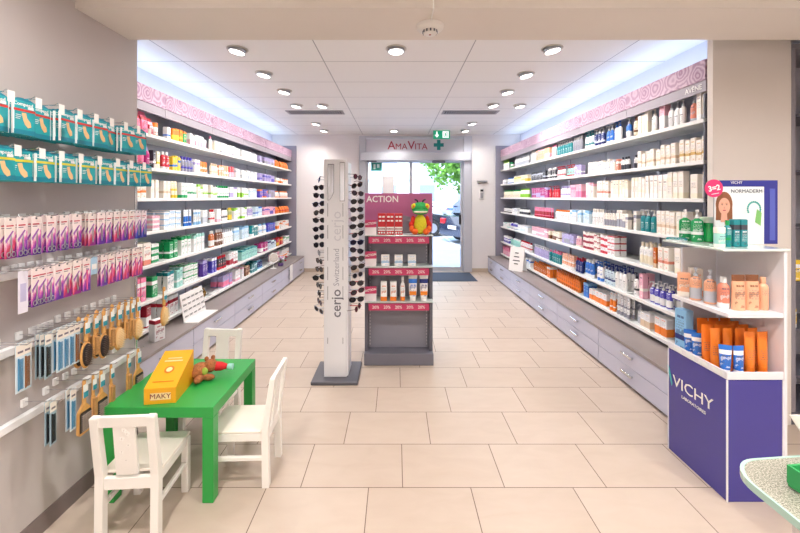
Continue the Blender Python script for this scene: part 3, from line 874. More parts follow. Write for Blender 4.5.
# foot plaster packs
def plaster_pack(stripe, nm):
    w, h = .086, (.142 if nm == 'r' else .128); mb = MB(); t1 = mat('pack_teal', '#22a3ac', .35); t2 = mat('pack_deep_teal', '#13839a', .35); st = mat('pack_stripe_'+nm, stripe, .35)
    wh = mat('pack_white', '#f4f6f6', .4); skin = mat('pack_foot', '#e9c08c', .5)
    mb.box(-w/2, w/2, -.004, .004, -h, -.012, t1, b=.0015)
    mb.prism([(-w/2, -.0125), (-w*.3, -.002), (-.01, 0), (.012, 0), (w*.35, -.006), (w/2, -.0125)], -.0012, .0012, t2, 'y')
    mb.box(-w/2+.002, w/2-.002, -.0052, -.0042, -.052, -.043, st)
    mb.box(-w/2+.002, w/2-.002, -.0052, -.0042, -h+.003, -h+.02, t2)
    mb.prism([(-.012, -.058), (.004, -.056), (.008, -.075), (.022, -.092), (.024, -.108), (.012, -.113), (.0, -.1), (-.006, -.085)], -.0056, -.0044, skin, 'y')
    mb.box(-w/2-.0004, -w/2+.004, -.0047, .0036, -h+.003, -.014, wh)
    mb.box(.012, .034, -.0053, -.0043, -.041, -.031, wh)
    mb.text('Compeed', .0185, wh, TR(-.005, -.0048, -.025) @ FRONT, .0003, .0003)
    for i in range(3): mb.box(-.034, -.012-.003*i, -.0053, -.0043, -.068-.007*i, -.066-.007*i, wh)
    return [('blister_pack', mb.mesh('pack', 0))]
pp = {'r': plaster_pack('#d23a34', 'r'), 'y': plaster_pack('#dcd23a', 'y')}
rnd = random.Random(3)
yw = {'r': ('upper', 'red', 1.872, [1.35, 1.455, 1.555, 1.645, 1.735, 1.83, 1.925, 2.02, 2.11]), 'y': ('lower', 'yellow', 1.682, [1.375, 1.47, 1.555, 1.65, 1.755, 1.87, 1.965, 2.065, 2.16])}
for key, (rw, colr, h, ys) in yw.items():
    for i, y in enumerate(ys):
        hook(y+.0, h, f'wire hook with white price tag in the {rw} row of teal plaster packs', f'hooks of the {rw} teal pack row')
        n = rnd.choice((4, 5, 5, 6)); jt = rnd.uniform(-.22, .1); jx = rnd.choice((0, 0, .012, .03))
        for q in range(n):
            X = -1.425-jx-q*.02*(1-jx*6)+rnd.uniform(-.001, .001)
            put(pp[key], (X, y, h+.006), PI/2+rnd.uniform(-.03, .03), f'teal blister pack with {colr} stripe hanging in the {rw} row of the grey wall', 'blister pack', f'teal plaster packs of the {rw} row', rot=(0, 0, PI/2+jt+rnd.uniform(-.05, .05)))
# manicure cards
pinkp = grad_mat('card_pink_violet', [(.08, '#5c2f9a'), (.22, '#9a45b4'), (.38, '#e070b4'), (.5, '#f3e3e2')])
redp = grad_mat('card_red_violet', [(.08, '#8d2a86'), (.22, '#d8455a'), (.38, '#e67fb4'), (.5, '#f3e5e0')])
bluep = grad_mat('card_blue_violet', [(.08, '#23268f'), (.24, '#3a58c4'), (.42, '#c765c0'), (.54, '#f3e5e8')])
cardw = mat('card_cream', '#f1e9df', .5)
def mani(pm, tool):
    mb = MB(); w, h = .044, .155
    mb.box(-w/2, w/2, -.0012, .0012, -h, 0, pm, b=.0008)
    mb.box(-.004, .004, -.0016, -.0013, -.012, -.006, darkgrey)
    mb.box(-w*.36, w*.3, -.0016, -.0013, -.034, -.029, mat('card_red_print', '#c0324a', .5)); mb.box(-w*.36, w*.1, -.0016, -.0013, -.042, -.039, mat('card_grey_print', '#77707c', .5))
    mb.prism([(-w*.45, -.085), (w*.2, -.05), (w*.3, -.053), (-w*.4, -.097)], -.0017, -.0013, mat('card_violet_swoosh', '#a05ab0', .5), 'y')
    c = MB(); sm = steel if tool != 'file' else mat('tool_pink', '#d8598f', .4)
    if tool == 'scissors':
        for sx in (-1, 1):
            pts = [(sx*.0095+.0075*math.cos(a), -.0045, -.139+.0095*math.sin(a)) for a in [2*PI*j/10 for j in range(11)]]
            c.path(pts, .0017, sm, 5)
            c.rod((sx*.005, -.0045, -.131), (-sx*.002, -.0045, -.1), .0018, sm, 5); c.rod((-sx*.002, -.0045, -.1), (-sx*.0005, -.0045, -.066), .0018, sm, 5, .0006)
    elif tool == 'tweezers':
        for sx in (-1, 1): c.path([(0, -.005, -.138), (sx*.005, -.005, -.11), (sx*.003, -.005, -.085), (0.0005*sx, -.005, -.062)], .0017, sm, 5)
    else:
        c.box(-.004, .004, -.0045, -.002, -.148, -.055, sm, b=.001); c.box(-.003, .003, -.0048, -.0018, -.054, -.048, steel)
    return [('manicure_card', mb.mesh('card', 0)), (tool, c.mesh('tool'))]
MC = {}
def manicard(y, h, pm, tool, rw, desc_, X=-1.45, n=2):
    k = (pm.name, tool)
    if k not in MC: MC[k] = mani(pm, tool)
    for q in range(n):
        put(MC[k], (X-q*.018, y, h), PI/2+rnd.uniform(-.08, .08), f'{desc_}, {rw} of the two rows of narrow cards', 'manicure card', f'{desc_}s, {rw} row')
R3 = [(10, redp, 'scissors'), (22, pinkp, 'scissors'), (36, pinkp, 'scissors'), (51, pinkp, 'scissors'), (64, pinkp, 'scissors'), (77, pinkp, 'scissors'), (92, redp, 'tweezers'), (101, pinkp, 'tweezers'), (109, pinkp, 'tweezers'),
      (117, redp, 'tweezers'), (124.5, pinkp, 'tweezers'), (131.5, redp, 'tweezers'), (138, bluep, 'tweezers'), (144, bluep, 'tweezers')]
nmz = {id(redp): 'red and pink', id(pinkp): 'pink and violet', id(bluep): 'blue and violet'}
for x, pm, tl in R3:
    y = ly(x); manicard(y, 1.418+.005, pm, tl, 'upper', f'narrow {nmz[id(pm)]} card with {tl}', n=3 if x > 90 else 2)
    hook(y, 1.418, 'thin wire hook in the upper row of narrow manicure cards', 'hooks of the upper card row', .8)
R4 = [(36, pinkp, 'scissors'), (43, pinkp, 'scissors'), (50, pinkp, 'scissors'), (59, pinkp, 'tweezers'), (67, redp, 'tweezers'), (77, redp, 'tweezers'), (86.5, pinkp, 'file'), (104, pinkp, 'tweezers'), (111.5, redp, 'file'), (119, pinkp, 'file'), (126, redp, 'file'), (135, redp, 'file'), (140, redp, 'file')]
for x, pm, tl in R4:
    y = ly(x); manicard(y, 1.2095+.005, pm, tl, 'lower', f'narrow {nmz[id(pm)]} card with {tl}')
    hook(y, 1.2095, 'thin wire hook in the lower row of narrow manicure cards', 'hooks of the lower card row', .8)
mb = MB(); mb.box(-.02, .02, -.001, .001, -.165, 0, mat('tag_pale_violet', '#e7e3f1', .5), b=.0008); mb.box(-.012, .012, -.0016, -.0012, -.12, -.05, mat('tag_lilac', '#c4bfe0', .5))
o = mb.build('header_card'); o.location = (-1.45, ly(23), 1.214); o.rotation_euler = (0, 0, PI/2); tag(o, 'blank pale tag hanging alone at the near end of the lower card row', 'tag')
mb = MB(); mb.box(-.02, .02, -.001, .001, -.085, 0, mat('tag_sky', '#a9cbe4', .5), b=.0008); mb.box(-.014, .014, -.0016, -.0012, -.06, -.035, white_mt)
o = mb.build('header_card'); o.location = (-1.45, ly(94), 1.214); o.rotation_euler = (0, 0, PI/2); tag(o, 'light blue tag hanging between pink cards in the lower card row', 'tag')
for x in (23, 94): hook(ly(x), 1.2095, 'thin wire hook in the lower row of narrow manicure cards', 'hooks of the lower card row', .8)
# combs and brushes
wood = mat('brush_beech_wood', '#d9a25c', .45, noise=.12, nscale=30); darkw = mat('brush_cushion_black', '#221a1c', .6); beigec = mat('brush_cushion_beige', '#e2bd86', .6)
def tealabel(mb, z0, z1, w=.013):
    mb.box(-w, w, -.0095, -.0075, z0, z1, mat('label_white', '#eef0ee', .5)); mb.box(-w, w, -.0099, -.0096, z0, z0+(z1-z0)*.45, mat('label_teal', '#2c93a5', .5))
def round_brush(cush, pins):
    mb = MB(); mb.rod((0, 0, -.005), (0, 0, -.11), .0065, wood, 10, .0095); mb.ell((0, 0, -.012), (.011, .007, .014), wood)
    mb.ell((0, 0, -.175), (.034, .009, .062), wood, 20, 12); tealabel(mb, -.075, -.025)
    c = MB(); c.ell((0, -.007, -.175), (.028, .007, .053), cush, 18, 10); pm = mat('brush_pin_'+('dark' if cush is darkw else 'wood'), '#6e5b52' if cush is darkw else '#f3dcae', .5)
    for i in range(-3, 4):
        for j in range(-5, 6):
            x, z = i*.0068+(j % 2)*.0034, j*.0088
            if (x/.026)**2+(z/.05)**2 < 1: c.rod((x, -.0125, -.175+z), (x, -.023, -.175+z), .0011, pm, 4)
    return [('hair_brush', mb.mesh('brush')), ('bristle_cushion', c.mesh('cushion'))]
rb_b = round_brush(darkw, 1); rb_w = round_brush(beigec, 1)
def paddle_brush():
    mb = MB(); mb.rod((0, 0, -.005), (0, 0, -.115), .007, wood, 10, .009)
    mb.prism([(-.008, -.11), (.008, -.11), (.034, -.14), (.036, -.235), (.028, -.245), (-.028, -.245), (-.036, -.235), (-.034, -.14)], -.006, .006, wood, 'y'); tealabel(mb, -.08, -.02)
    c = MB(); c.prism([(-.026, -.142), (.026, -.142), (.031, -.15), (.031, -.232), (-.031, -.232), (-.031, -.15)], -.0095, -.0062, darkw, 'y'); pm = mat('brush_pin_pale', '#c9b6a6', .5)
    for i in range(-3, 4):
        for j in range(9): c.rod((i*.008, -.0095, -.155-j*.0088), (i*.008, -.02, -.155-j*.0088), .0011, pm, 4)
    return [('paddle_brush', mb.mesh('paddle')), ('bristle_cushion', c.mesh('pcushion'))]
pb = paddle_brush()
def slim_brush():
    mb = MB(); mb.rod((0, 0, -.004), (0, 0, -.1), .0055, wood, 8, .007); mb.box(-.0125, .0125, -.005, .005, -.2, -.1, wood, b=.004); tealabel(mb, -.07, -.02, .011)
    c = MB(); c.box(-.01, .01, -.017, -.0055, -.195, -.11, mat('bristle_tan', '#b98a54', .8, noise=.3, nscale=200), b=.002)
    return [('hair_brush', mb.mesh('slim')), ('bristle_row', c.mesh('bristles'))]
slb = slim_brush()
def comb_pack(teeth, back):
    mb = MB(); w, h = .034, .185
    mb.box(-w/2, w/2, -.0012, .0012, -h, 0, mat('comb_pack_'+back, back, .3), b=.0008); mb.box(-w/2+.001, w/2-.001, -.0018, -.0014, -.045, -.002, cardw); mb.box(-w*.3, w*.3, -.0022, -.0019, -.034, -.026, mat('card_grey_print', '#77707c', .5))
    c = MB(); tm = mat('comb_'+teeth, teeth, .35); c.box(-.011, -.005, -.0045, -.002, -h+.008, -.052, tm, b=.0008)
    for i in range(28): c.box(-.0048, .01, -.0042, -.0022, -h+.012+i*.0042, -h+.0142+i*.0042, tm)
    return [('comb_pack', mb.mesh('combpack', 0)), ('comb', c.mesh('comb', 0))]
cps = {'brown': comb_pack('#8a5a34', '#b9d3de'), 'black': comb_pack('#1e2228', '#9db7c4'), 'blue': comb_pack('#4f8fb8', '#d4e4ec')}
for x, k, n in ((20, 'blue', 1), (27, 'brown', 2), (48, 'black', 3), (60, 'blue', 2), (66, 'blue', 2), (71.5, 'blue', 2), (77, 'brown', 2)):
    y = ly(x)
    for q in range(n): put(cps[k], (-1.45-q*.02, y, .9315), PI/2+rnd.uniform(-.1, .1), f'packaged {k} comb hanging from the third rail of the grey wall', 'comb', f'packaged {k} combs on the third rail')
    hook(y, .9265, 'wire hook holding packaged combs on the third rail', 'comb hooks of the third rail', .85)
for x, k, n in ((53, 'black', 2), (73, 'blue', 2)):
    y = ly(x)
    for q in range(n):
        put(cps[k], (-1.45-q*.02, y, .6395), PI/2+rnd.uniform(-.1, .1), f'packaged {k} comb hanging from the lowest rail of the grey wall', 'comb', f'packaged {k} combs on the lowest rail')
    hook(y, .6345, 'wire hook holding packaged combs on the lowest rail', 'comb hooks of the lowest rail', .85)
for x, k, n in ((86, 'b', 2), (95, 's', 2), (103.5, 'b', 2), (111, 's', 2), (118.5, 'w', 2), (126, 's', 2), (131.5, 's', 2), (137.5, 'w', 2), (150, 'w', 1)):
    y = ly(x, -1.44); P_ = {'b': rb_b, 's': slb, 'w': rb_w}[k]
    D_ = {'b': 'oval wooden hair brush with black cushion', 's': 'narrow wooden hair brush with teal label', 'w': 'oval wooden pin brush with pale cushion'}[k]
    if x == 150: y = 2.285
    for q in range(n):
        lab = D_+' on the third rail' if x != 150 else 'oval wooden pin brush hanging last past the wall end'
        put(P_, (-1.44-q*.034 if x != 150 else -1.395, y, .9425 if x != 150 else .96), PI/2, lab, 'hair brush', lab.replace('brush', 'brushes') if x != 150 else None)
    if x != 150: hook(y, .9385, 'wire hook holding wooden brushes on the third rail', 'brush hooks of the third rail', .85)
for x, k in ((84, 'p'), (93, 's'), (101, 'p'), (111, 's'), (128, 's'), (138, 'p')):
    y = ly(x, -1.44); P_ = {'p': pb, 's': slb}[k]
    D_ = {'p': 'square wooden paddle brush with black cushion', 's': 'narrow wooden hair brush with teal label'}[k]
    lab = D_+' on the lowest rail'
    put(P_, (-1.44, y, .6565), PI/2, lab, 'hair brush', lab.replace('brush', 'brushes'))
    hook(y, .6525, 'wire hook holding wooden brushes on the lowest rail', 'brush hooks of the lowest rail', .85)

# ------------------------------------------------------------------ children's table and chairs
gpaint = mat('green_lacquer', '#2a9d45', .3)
tb = thing('play_table', 'low square bright green children\'s play table', 'table', (-1.165, 2.14, 0))
MB().box(-.27, .27, -.28, .28, .418, .47, gpaint, b=.002).build('tabletop', tb, 0)
for sx in (-1, 1):
    for sy in (-1, 1):
        MB().box(*sorted((sx*.27, sx*.216)), *sorted((sy*.28, sy*.226)), 0, .4175, gpaint, b=.002).build('leg', tb, 0)
chw = mat('white_painted_wood', '#f3efe9', .35); seatw = mat('seat_white_wood', '#efe6da', .4)
def kid_chair():
    t = thing('childrens_chair', 'x', 'chair')
    W, Dp = .133, .15
    MB().box(-W+.006, W-.006, -Dp+.035, Dp+.012, .278, .292, seatw, b=.004).build('seat', t, 0)
    for sx in (-1, 1):
        MB().box(*sorted((sx*W, sx*(W-.034))), Dp-.032, Dp, 0, .277, chw, b=.003).build('leg', t, 0)
        mb = MB(); x0, x1 = sorted((sx*W, sx*(W-.034)))
        mb.loft([[(x0, -Dp-.005, 0), (x1, -Dp-.005, 0), (x1, -Dp+.03, 0), (x0, -Dp+.03, 0)], [(x0, -Dp, .29), (x1, -Dp, .29), (x1, -Dp+.033, .29), (x0, -Dp+.033, .29)],
                 [(x0, -Dp-.035, .558), (x1, -Dp-.035, .558), (x1, -Dp-.009, .558), (x0, -Dp-.009, .558)], [(x0+.004, -Dp-.032, .564), (x1-.004, -Dp-.032, .564), (x1-.004, -Dp-.012, .564), (x0+.004, -Dp-.012, .564)]], chw)
        mb.build('leg', t, 0)
        MB().box(*sorted((sx*(W-.008), sx*(W-.026))), -Dp+.031, Dp-.033, .135, .157, chw, b=.003).build('stretcher', t, 0)
        MB().box(*sorted((sx*(W-.006), sx*(W-.024))), -Dp+.034, Dp-.033, .238, .2775, chw, b=.002).build('apron', t, 0)
    MB().box(-W+.035, W-.035, Dp-.026, Dp-.008, .238, .2775, chw, b=.002).build('apron', t, 0)
    MB().box(-W+.035, W-.035, -Dp+.006, -Dp+.026, .225, .2775, chw, b=.002).build('apron', t, 0)
    def lean(z): return -Dp+.003-.035*(z-.29)/.285
    for z0, z1, nm in ((.515, .56, 'top_rail'),):
        mb = MB(); mb.loft([[(-W+.0345, lean(z0), z0), (W-.0345, lean(z0), z0), (W-.0345, lean(z0)+.02, z0), (-W+.0345, lean(z0)+.02, z0)], [(-W+.0345, lean(z1), z1), (W-.0345, lean(z1), z1), (W-.0345, lean(z1)+.02, z1), (-W+.0345, lean(z1)+.02, z1)]], chw); mb.build('top_rail', t, 0)
    mb = MB(); y0, y1 = lean(.32)+.003, lean(.515)+.003
    mb.loft([[(-.045, y0, .293), (.045, y0, .293), (.045, y0+.013, .293), (-.045, y0+.013, .293)], [(-.045, y1, .5145), (.045, y1, .5145), (.045, y1+.013, .5145), (-.045, y1+.013, .5145)]], chw)
    carv = mat('carved_shade_paint', '#d5cfc8', .5)
    for (u, v) in ((0, .36), (-.016, .4), (.014, .43), (-.012, .46), (.012, .482), (0, .498)):
        yy = lean(v)+.0018
        for a in range(5):
            mb.ell((u+.007*math.cos(a*1.257), yy, v+.007*math.sin(a*1.257)), (.0042, .0016, .0042), chw, 8, 4)
        mb.ell((u, yy-.0008, v), (.003, .0014, .003), carv, 8, 4)
    mb.build('back_splat', t, 0)
    return t
c1 = kid_chair(); c2 = clone(c1); c3 = clone(c1)
c1.location = (-1.18, 1.80, 0); c1.rotation_euler = (0, 0, math.radians(4)); c1['label'] = 'white children\'s chair in front of the green table, back turned'
c2.location = (-.815, 2.085, 0); c2.rotation_euler = (0, 0, PI/2+math.radians(2)); c2['label'] = 'white children\'s chair on the right side of the green table'
c3.location = (-1.235, 2.535, 0); c3.rotation_euler = (0, 0, PI+math.radians(-2)); c3['label'] = 'white children\'s chair behind the green table facing the camera'
for c in (c1, c2, c3): c['group'] = 'white children\'s chairs around the green table'
# yellow display box
yel = mat('yellow_card', '#f0ac1e', .4); yel2 = mat('orange_card_print', '#d97a1a', .45)
bxo = thing('display_box', 'yellow wedge shaped display box with dark red lettering on the green table', 'box', (-1.19, 2.0, .471), math.radians(8))
w2 = .074; mb = MB(); prof = [(-.11, 0), (.12, 0), (.12, .175), (-.095, .085), (-.11, .078)]
mb.prism([(y, z) for y, z in prof], -w2, w2, yel, 'x'); mb.build('carton_body', bxo, 0)
mb = MB(); mb.box(-.045, .05, -.1112, -.1102, .02, .054, mat('cream_card_print', '#f4dba0', .5)); mb.text('MAKY', .034, mat('maroon_print', '#7c1f2a', .4), TR(.002, -.1118, .037) @ FRONT, .0004, .0, 1.08)
mb.build('front_print', bxo, 0)
mb = MB(); sl = math.atan2(.09, .215); mb.T = TR(0, .0125, .131) @ RX(sl)
mb.lathe([(.001, 0), (.024, 0), (.024, .0006), (.001, .0006)], yel2, 18, (0, -.02, .0005)); mb.lathe([(.001, 0), (.015, 0), (.015, .0006), (.001, .0006)], mat('cream_card_print', '#f4dba0', .5), 16, (0, -.02, .0013))
mb.box(-.045, .045, .035, .043, .0008, .0016, mat('cream_card_print', '#f4dba0', .5)); mb.box(-.035, .035, .055, .061, .0008, .0016, mat('cream_card_print', '#f4dba0', .5)); mb.box(-.05, .05, -.098, -.094, .0008, .0016, yel2)
mb.build('lid_print', bxo, 0)
# plush toy lying behind the box
fur = mat('brown_plush_fur', '#a8683c', .95, noise=.35, nscale=60, bump=.8); redf = mat('red_felt', '#cf1f28', .8); tealf = mat('teal_felt', '#9fd6cf', .8); limef = mat('lime_felt', '#9fb64a', .85)
pt = thing('plush_toy', 'small brown plush toy with red cap lying on the green table', 'plush toy', (-1.085, 2.16, .471), math.radians(0))
mb = MB(); mb.ell((-.03, -.0, .043), (.048, .062, .042), fur); mb.ell((.015, .03, .058), (.038, .04, .036), fur); mb.ell((-.005, -.06, .022), (.02, .04, .02), fur); mb.ell((.03, -.03, .02), (.04, .018, .018), fur); mb.ell((-.04, .065, .024), (.02, .03, .022), fur); mb.build('body', pt, 60)
for a in (-1, 1): MB().ell((.0+.014*a, .055+.01*a, .09), (.012, .012, .014), fur).build('ear', pt, 60)
MB().ell((.012, -.028, .05), (.017, .014, .022), limef).build('scarf', pt, 60)
MB().lathe([(.026, 0), (.024, .03), (.014, .06), (.001, .066)], redf, 14).build('cap', pt, 60, loc=(.045, .04, .05)).rotation_euler = (0, PI/2, 0)
MB().lathe([(.014, 0), (.018, .006), (.017, .03), (.001, .036)], tealf, 14).build('pompom', pt, 60, loc=(.111, .04, .048)).rotation_euler = (0, PI/2, 0)

# ------------------------------------------------------------------ sunglasses tower
tw = thing('sunglasses_stand', 'tall white four sided sunglasses display tower on a dark square base', 'display stand', (-.492, 3.215, 0))
MB().box(-.188, .188, -.195, .195, 0, .028, mat('stand_base_grey', '#55545c', .4), b=.006).build('base_plate', tw, 0)
twh = mat('tower_white', '#e5e5ea', .35)
mb = MB(); mb.box(-.078, .1, -.09, .115, .029, 1.79, twh, b=.003); mb.build('column', tw, 0)
mb = MB(); mb.box(-.097, .088, -.108, -.0905, .029, 1.81, twh, b=.002); fp = mb.build('front_panel', tw, 0)
mirm = mat('mirror_glass', '#e8eef4', .04, metal=1)
for (xa, xb, z0, z1) in ((-.062, -.018, 1.47, 1.765), (.035, .07, 1.47, 1.78)):
    mb = MB(); pr = [(xa, z0), (xb*.5+xa*.5, z0+.02), (xb, z0+.07), (xb, z1), (xa, z1)] if xa < 0 else [(xa, z0), (xb, z0), (xb, z1), (xa, z1)]
    mb.prism(pr, -.1115, -.1105, mirm, 'y'); cx_ = sum(p[0] for p in pr)/len(pr); cz_ = sum(p[1] for p in pr)/len(pr); mb.prism([(cx_+(u-cx_)*1.16, cz_+(v-cz_)*1.03) for u, v in pr], -.1104, -.1082, mat('mirror_rim', '#7f8088', .4), 'y'); mb.build('mirror', tw, 0)
mb = MB(); dk = mat('tower_print_grey', '#6a6a76', .5)
mb.T = TR(-.002, -.1085, 0) @ FRONT
mb.text('cerjo', .112, dk, TR(0.008, .63, 0) @ RZ(PI/2), .0006, .001); mb.text('Switzerland', .066, mat('tower_print_pale', '#a4a4b2', .5), TR(0.008, .925, 0) @ RZ(PI/2), .0006); mb.text('cerjo', .12, mat('tower_print_faint', '#cfcfd8', .5), TR(0.008, 1.26, 0) @ RZ(PI/2), .0006)
mb.T = Matrix.Identity(4)
for x in (-.066, .058):
    for z in (.3, .66, .82, .98, 1.16, 1.34): mb.box(x-.002, x+.002, -.1088, -.1081, z, z+(.05 if z < .5 else .11), dk)
mb.build('lettering', tw, 0)
lensd = mat('sunglass_lens', '#1b1620', .08); 
def sunglasses(fc, nm):
    fm = mat('frame_'+nm, fc, .25); mb = MB()
    for s in (-1, 1):
        pts = [(s*.034+.028*math.cos(a), -.002*abs(math.cos(a)), .021*math.sin(a)*(1.1 if math.sin(a) < 0 else .9)) for a in [2*PI*j/14 for j in range(15)]]
        mb.path(pts, .0022, fm, 5); mb.rod((s*.06, 0, .01), (s*.07, 0, .012), .0025, fm, 5)
    mb.rod((-.008, 0, .006), (.008, 0, .006), .0024, fm, 5)
    L_ = []
    for s in (-1, 1):
        l = MB(); L_.append(l)
        l.prism([(s*.034+.0265*math.cos(a), .0195*math.sin(a)*(1.1 if math.sin(a) < 0 else .9)) for a in [2*PI*j/14 for j in range(14)]], -.0008, .0008, lensd, 'y')
    T_ = []
    for s in (-1, 1):
        t = MB(); T_.append(t); t.path([(s*.069, .003, .011), (s*.069, .075, .009), (s*.066, .105, -.004)], .002, fm, 5)
    return [('sunglasses', mb.mesh('sg_frame'))]+[('lens', l.mesh('sg_lens')) for l in L_]+[('temple', t.mesh('sg_temple')) for t in T_]
sgs = [(sunglasses(c, n), n) for c, n in (('#1b1a1f', 'black'), ('#5a3a28', 'brown'), ('#8c1f3a', 'wine'), ('#2c3c6a', 'navy'), ('#9a9aa4', 'silver'))]
# separate lens / temple objects for each pair
mb = MB(); mb.rod((0, -.012, 0), (0, .07, 0), .003, mat('peg_red', '#b5434a', .4), 6); 
rk = random.Random(11)
for side in (-1, 1):
    sd_ = 'left' if side < 0 else 'right'
    n = 17
    for i in range(n):
        z = .56+i*.068+(0 if side < 0 else .02)
        P_, nm = sgs[rk.choice((0, 0, 0, 1, 1, 2, 3, 4))]
        xo = (-.078 if side < 0 else .1)
        for jy in ((-.0,) if True else ()):
            X = tw.location.x+xo+side*(.068+rk.uniform(-.005, .005))
            put(P_, (X, tw.location.y-.05+jy, z), 0, f'{nm} framed sunglasses on the {sd_} face of the display tower', 'sunglasses', f'{nm} sunglasses on the {sd_} face of the tower', rot=(rk.uniform(-.2, .2), rk.uniform(-.25, .25), side*(.8+rk.uniform(-.5, .5))))
    for i in range(n):
        z = .56+i*.068+(0 if side < 0 else .02)
        mb = MB(); xo = (-.0785 if side < 0 else .1005)
        mb.box(*sorted((xo, xo+side*.1)), .004, .016, z-.0045, z+.002, mat('peg_red', '#b5434a', .4) if (side > 0 and i % 3 == 0) else mat('peg_grey', '#b9b9c2', .4), b=.001)
        mb.build('nose_peg', tw, 0)

# ------------------------------------------------------------------ sale display
dp = thing('sale_display', 'grey free standing sale display with pink header reading ACTION', 'display stand', (.022, 3.38, 0))
gm = mat('display_grey', '#8d8b96', .5, noise=.03, nscale=2); pinkh = mat('display_pink', '#b86490', .5, noise=.06, nscale=2)
MB().box(-.306, .312, -.0, .36, 0, .105, mat('display_base', '#72717d', .5), b=.003).build('base', dp, 0)
MB().box(-.305, .31, .15, .19, .106, 1.18, gm).build('back_panel', dp, 0)
hp = MB().box(-.312, .316, .148, .165, 1.181, 1.535, pinkh, b=.002).build('header_panel', dp, 0)
mb = MB(); mb.prism([(-.3, 1.183), (.306, 1.183), (.306, 1.26), (.2, 1.29), (.05, 1.33), (-.1, 1.29), (-.3, 1.25)], .1455, .1478, mat('display_hill_print', '#8d8592', .6), 'y'); mb.build('header_print', hp, 0)
mb = MB(); mb.text('ACTION', .082, white_mt, TR(-.147, .1465, 1.478) @ FRONT, .001, .0012, .95); mb.build('lettering', hp, 0)
for x0, x1 in ((-.305, -.275), (.28, .31)):
    MB().box(x0, x1, .06, .149, .106, 1.165, mat('display_side', '#5e5d68', .45), b=.002).build('side_panel', dp, 0)
mb = MB()
for x in (-.262, .262):
    for i in range(34): mb.box(x-.0035, x+.0035, .1475, .1498, .13+i*.03, .147+i*.03, mat('slot_pale', '#d2d0d6', .5))
mb.build('slot_strip', dp, 0)
clearp = mat('acrylic_edge', '#cfd9d6', .2)
SHD = [1.165, .888, .58]
for j, h in enumerate(SHD):
    s_ = MB().box(-.3, .305, -.05, .146, h-.008, h, clearp, b=.002).build('shelf', dp, 0)
    mb = MB(); mb.box(-.262, .268, -.058, -.0515, h-.072, h-.014, mat('strip_pink', '#c23a66', .45)); st_ = mb.build('price_strip', dp, 0)
    mb = MB()
    for i in range(5): mb.text('20%', .037, white_mt, TR(-.2+i*.1, -.0588, h-.044) @ FRONT, .0005, .0)
    mb.build('lettering', st_, 0)
DX, DY = .022, 3.38
for j, h in enumerate(SHD):
    t = thing('price_card', f'white and pink ACTION price card on the {("top", "middle", "bottom")[j]} shelf of the sale display', 'price card', (DX-.245, DY-.03, h+.0005), .15)
    MB().box(-.05, .05, -.001, .001, 0, .1, mat('price_card_white', '#efe6ea', .5)).build('card', t, 0)
    mb = MB(); mb.box(-.05, .05, -.003, -.0012, .1-.032, .132, mat('strip_pink', '#b8305f', .45)); mb.text('ACTION', .026, white_mt, TR(0, -.0034, .1) @ FRONT @ RZ(.12), .0004, .0008); mb.build('card_header', t, 0)
# red cartons
def red_carton():
    mb = MB(); r = mat('carton_red', '#c8232c', .4); wh = mat('pack_white', '#f4f6f6', .4); w, h = .07, .19
    mb.box(-w/2, w/2, -.025, .025, 0, h, r, b=.002)
    mb.box(-w/2+.002, w/2-.002, -.0262, -.0252, .035, .07, wh)
    for i in range(3): mb.ell((-.022+i*.022, -.026, .018), (.008, .0012, .008), wh, 8, 4)
    for z in (.125, .16): mb.box(-.026, -.004, -.0262, -.0252, z-.008, z+.006, wh); mb.box(.004, .026, -.0262, -.0252, z-.008, z+.006, wh)
    for i in range(6): mb.box(-.03+i*.0105, -.024+i*.0105, -.0268, -.0263, .044, .061, mat('carton_red_dark', '#8d1420', .4))
    return [('carton', mb.mesh('redcarton', 0))]
rc = red_carton()
for i in range(3): put(rc, (DX-.148+i*.0745, DY+.01, SHD[0]+.0005), 0, 'red and white carton on the top shelf of the sale display', 'carton', 'red cartons on the sale display')
# plush frog
fg = thing('plush_frog', 'plush frog with green head, yellow belly and red arms', 'plush toy', (DX+.195, DY+.03, SHD[0]+.0005), 0)
gf = mat('plush_green', '#2fa052', .9, noise=.2, nscale=60, bump=.5); yf = mat('plush_yellow', '#e5d833', .9, noise=.12, nscale=60, bump=.5); rf = mat('plush_red', '#d63326', .9, bump=.5, nscale=60); of = mat('plush_orange', '#ee6a2a', .9, bump=.5, nscale=60); pf = mat('plush_pale', '#e8dcc6', .9)
mb = MB(); mb.ell((0, -.012, .09), (.058, .056, .09), yf); mb.build('body', fg, 60)
mb = MB(); mb.ell((.0, -.005, .235), (.078, .055, .055), gf, 18, 10); mb.ell((0, -.03, .205), (.07, .045, .03), gf, 18, 8); mb.build('head', fg, 60)
MB().ell((0, -.052, .203), (.062, .03, .013), pf, 16, 8).build('mouth', fg, 60)
for s in (-1, 1):
    e = MB().ell((s*.056, -.02, .25), (.026, .026, .028), yf, 14, 8).build('eye', fg, 60)
    MB().ell((s*.058, -.042, .252), (.009, .006, .011), of, 10, 6).build('pupil', e, 60)
    MB().path([(s*.022, .0, .28), (s*.026, -.0, .305), (s*.05, -.005, .312)], .007, blackp, 8).build('antenna', fg, 60)
    mb = MB(); mb.ell((s*.062, .0, .125), (.022, .028, .042), rf); mb.ell((s*.08, -.005, .085), (.022, .026, .035), rf); mb.build('arm', fg, 60)
    mb = MB(); mb.ell((s*.05, -.04, .028), (.03, .04, .028), of); mb.ell((s*.075, -.03, .05), (.024, .03, .03), of); mb.build('foot', fg, 60)
bwc = carton(.072, .04, .1, 'white', 'sky', 2)
for i in range(3): put(bwc, (DX-.117+i*.118, DY+.0, SHD[1]+.0005), 0, 'small white and blue carton on the middle shelf of the sale display', 'carton', 'small cartons on the sale display')
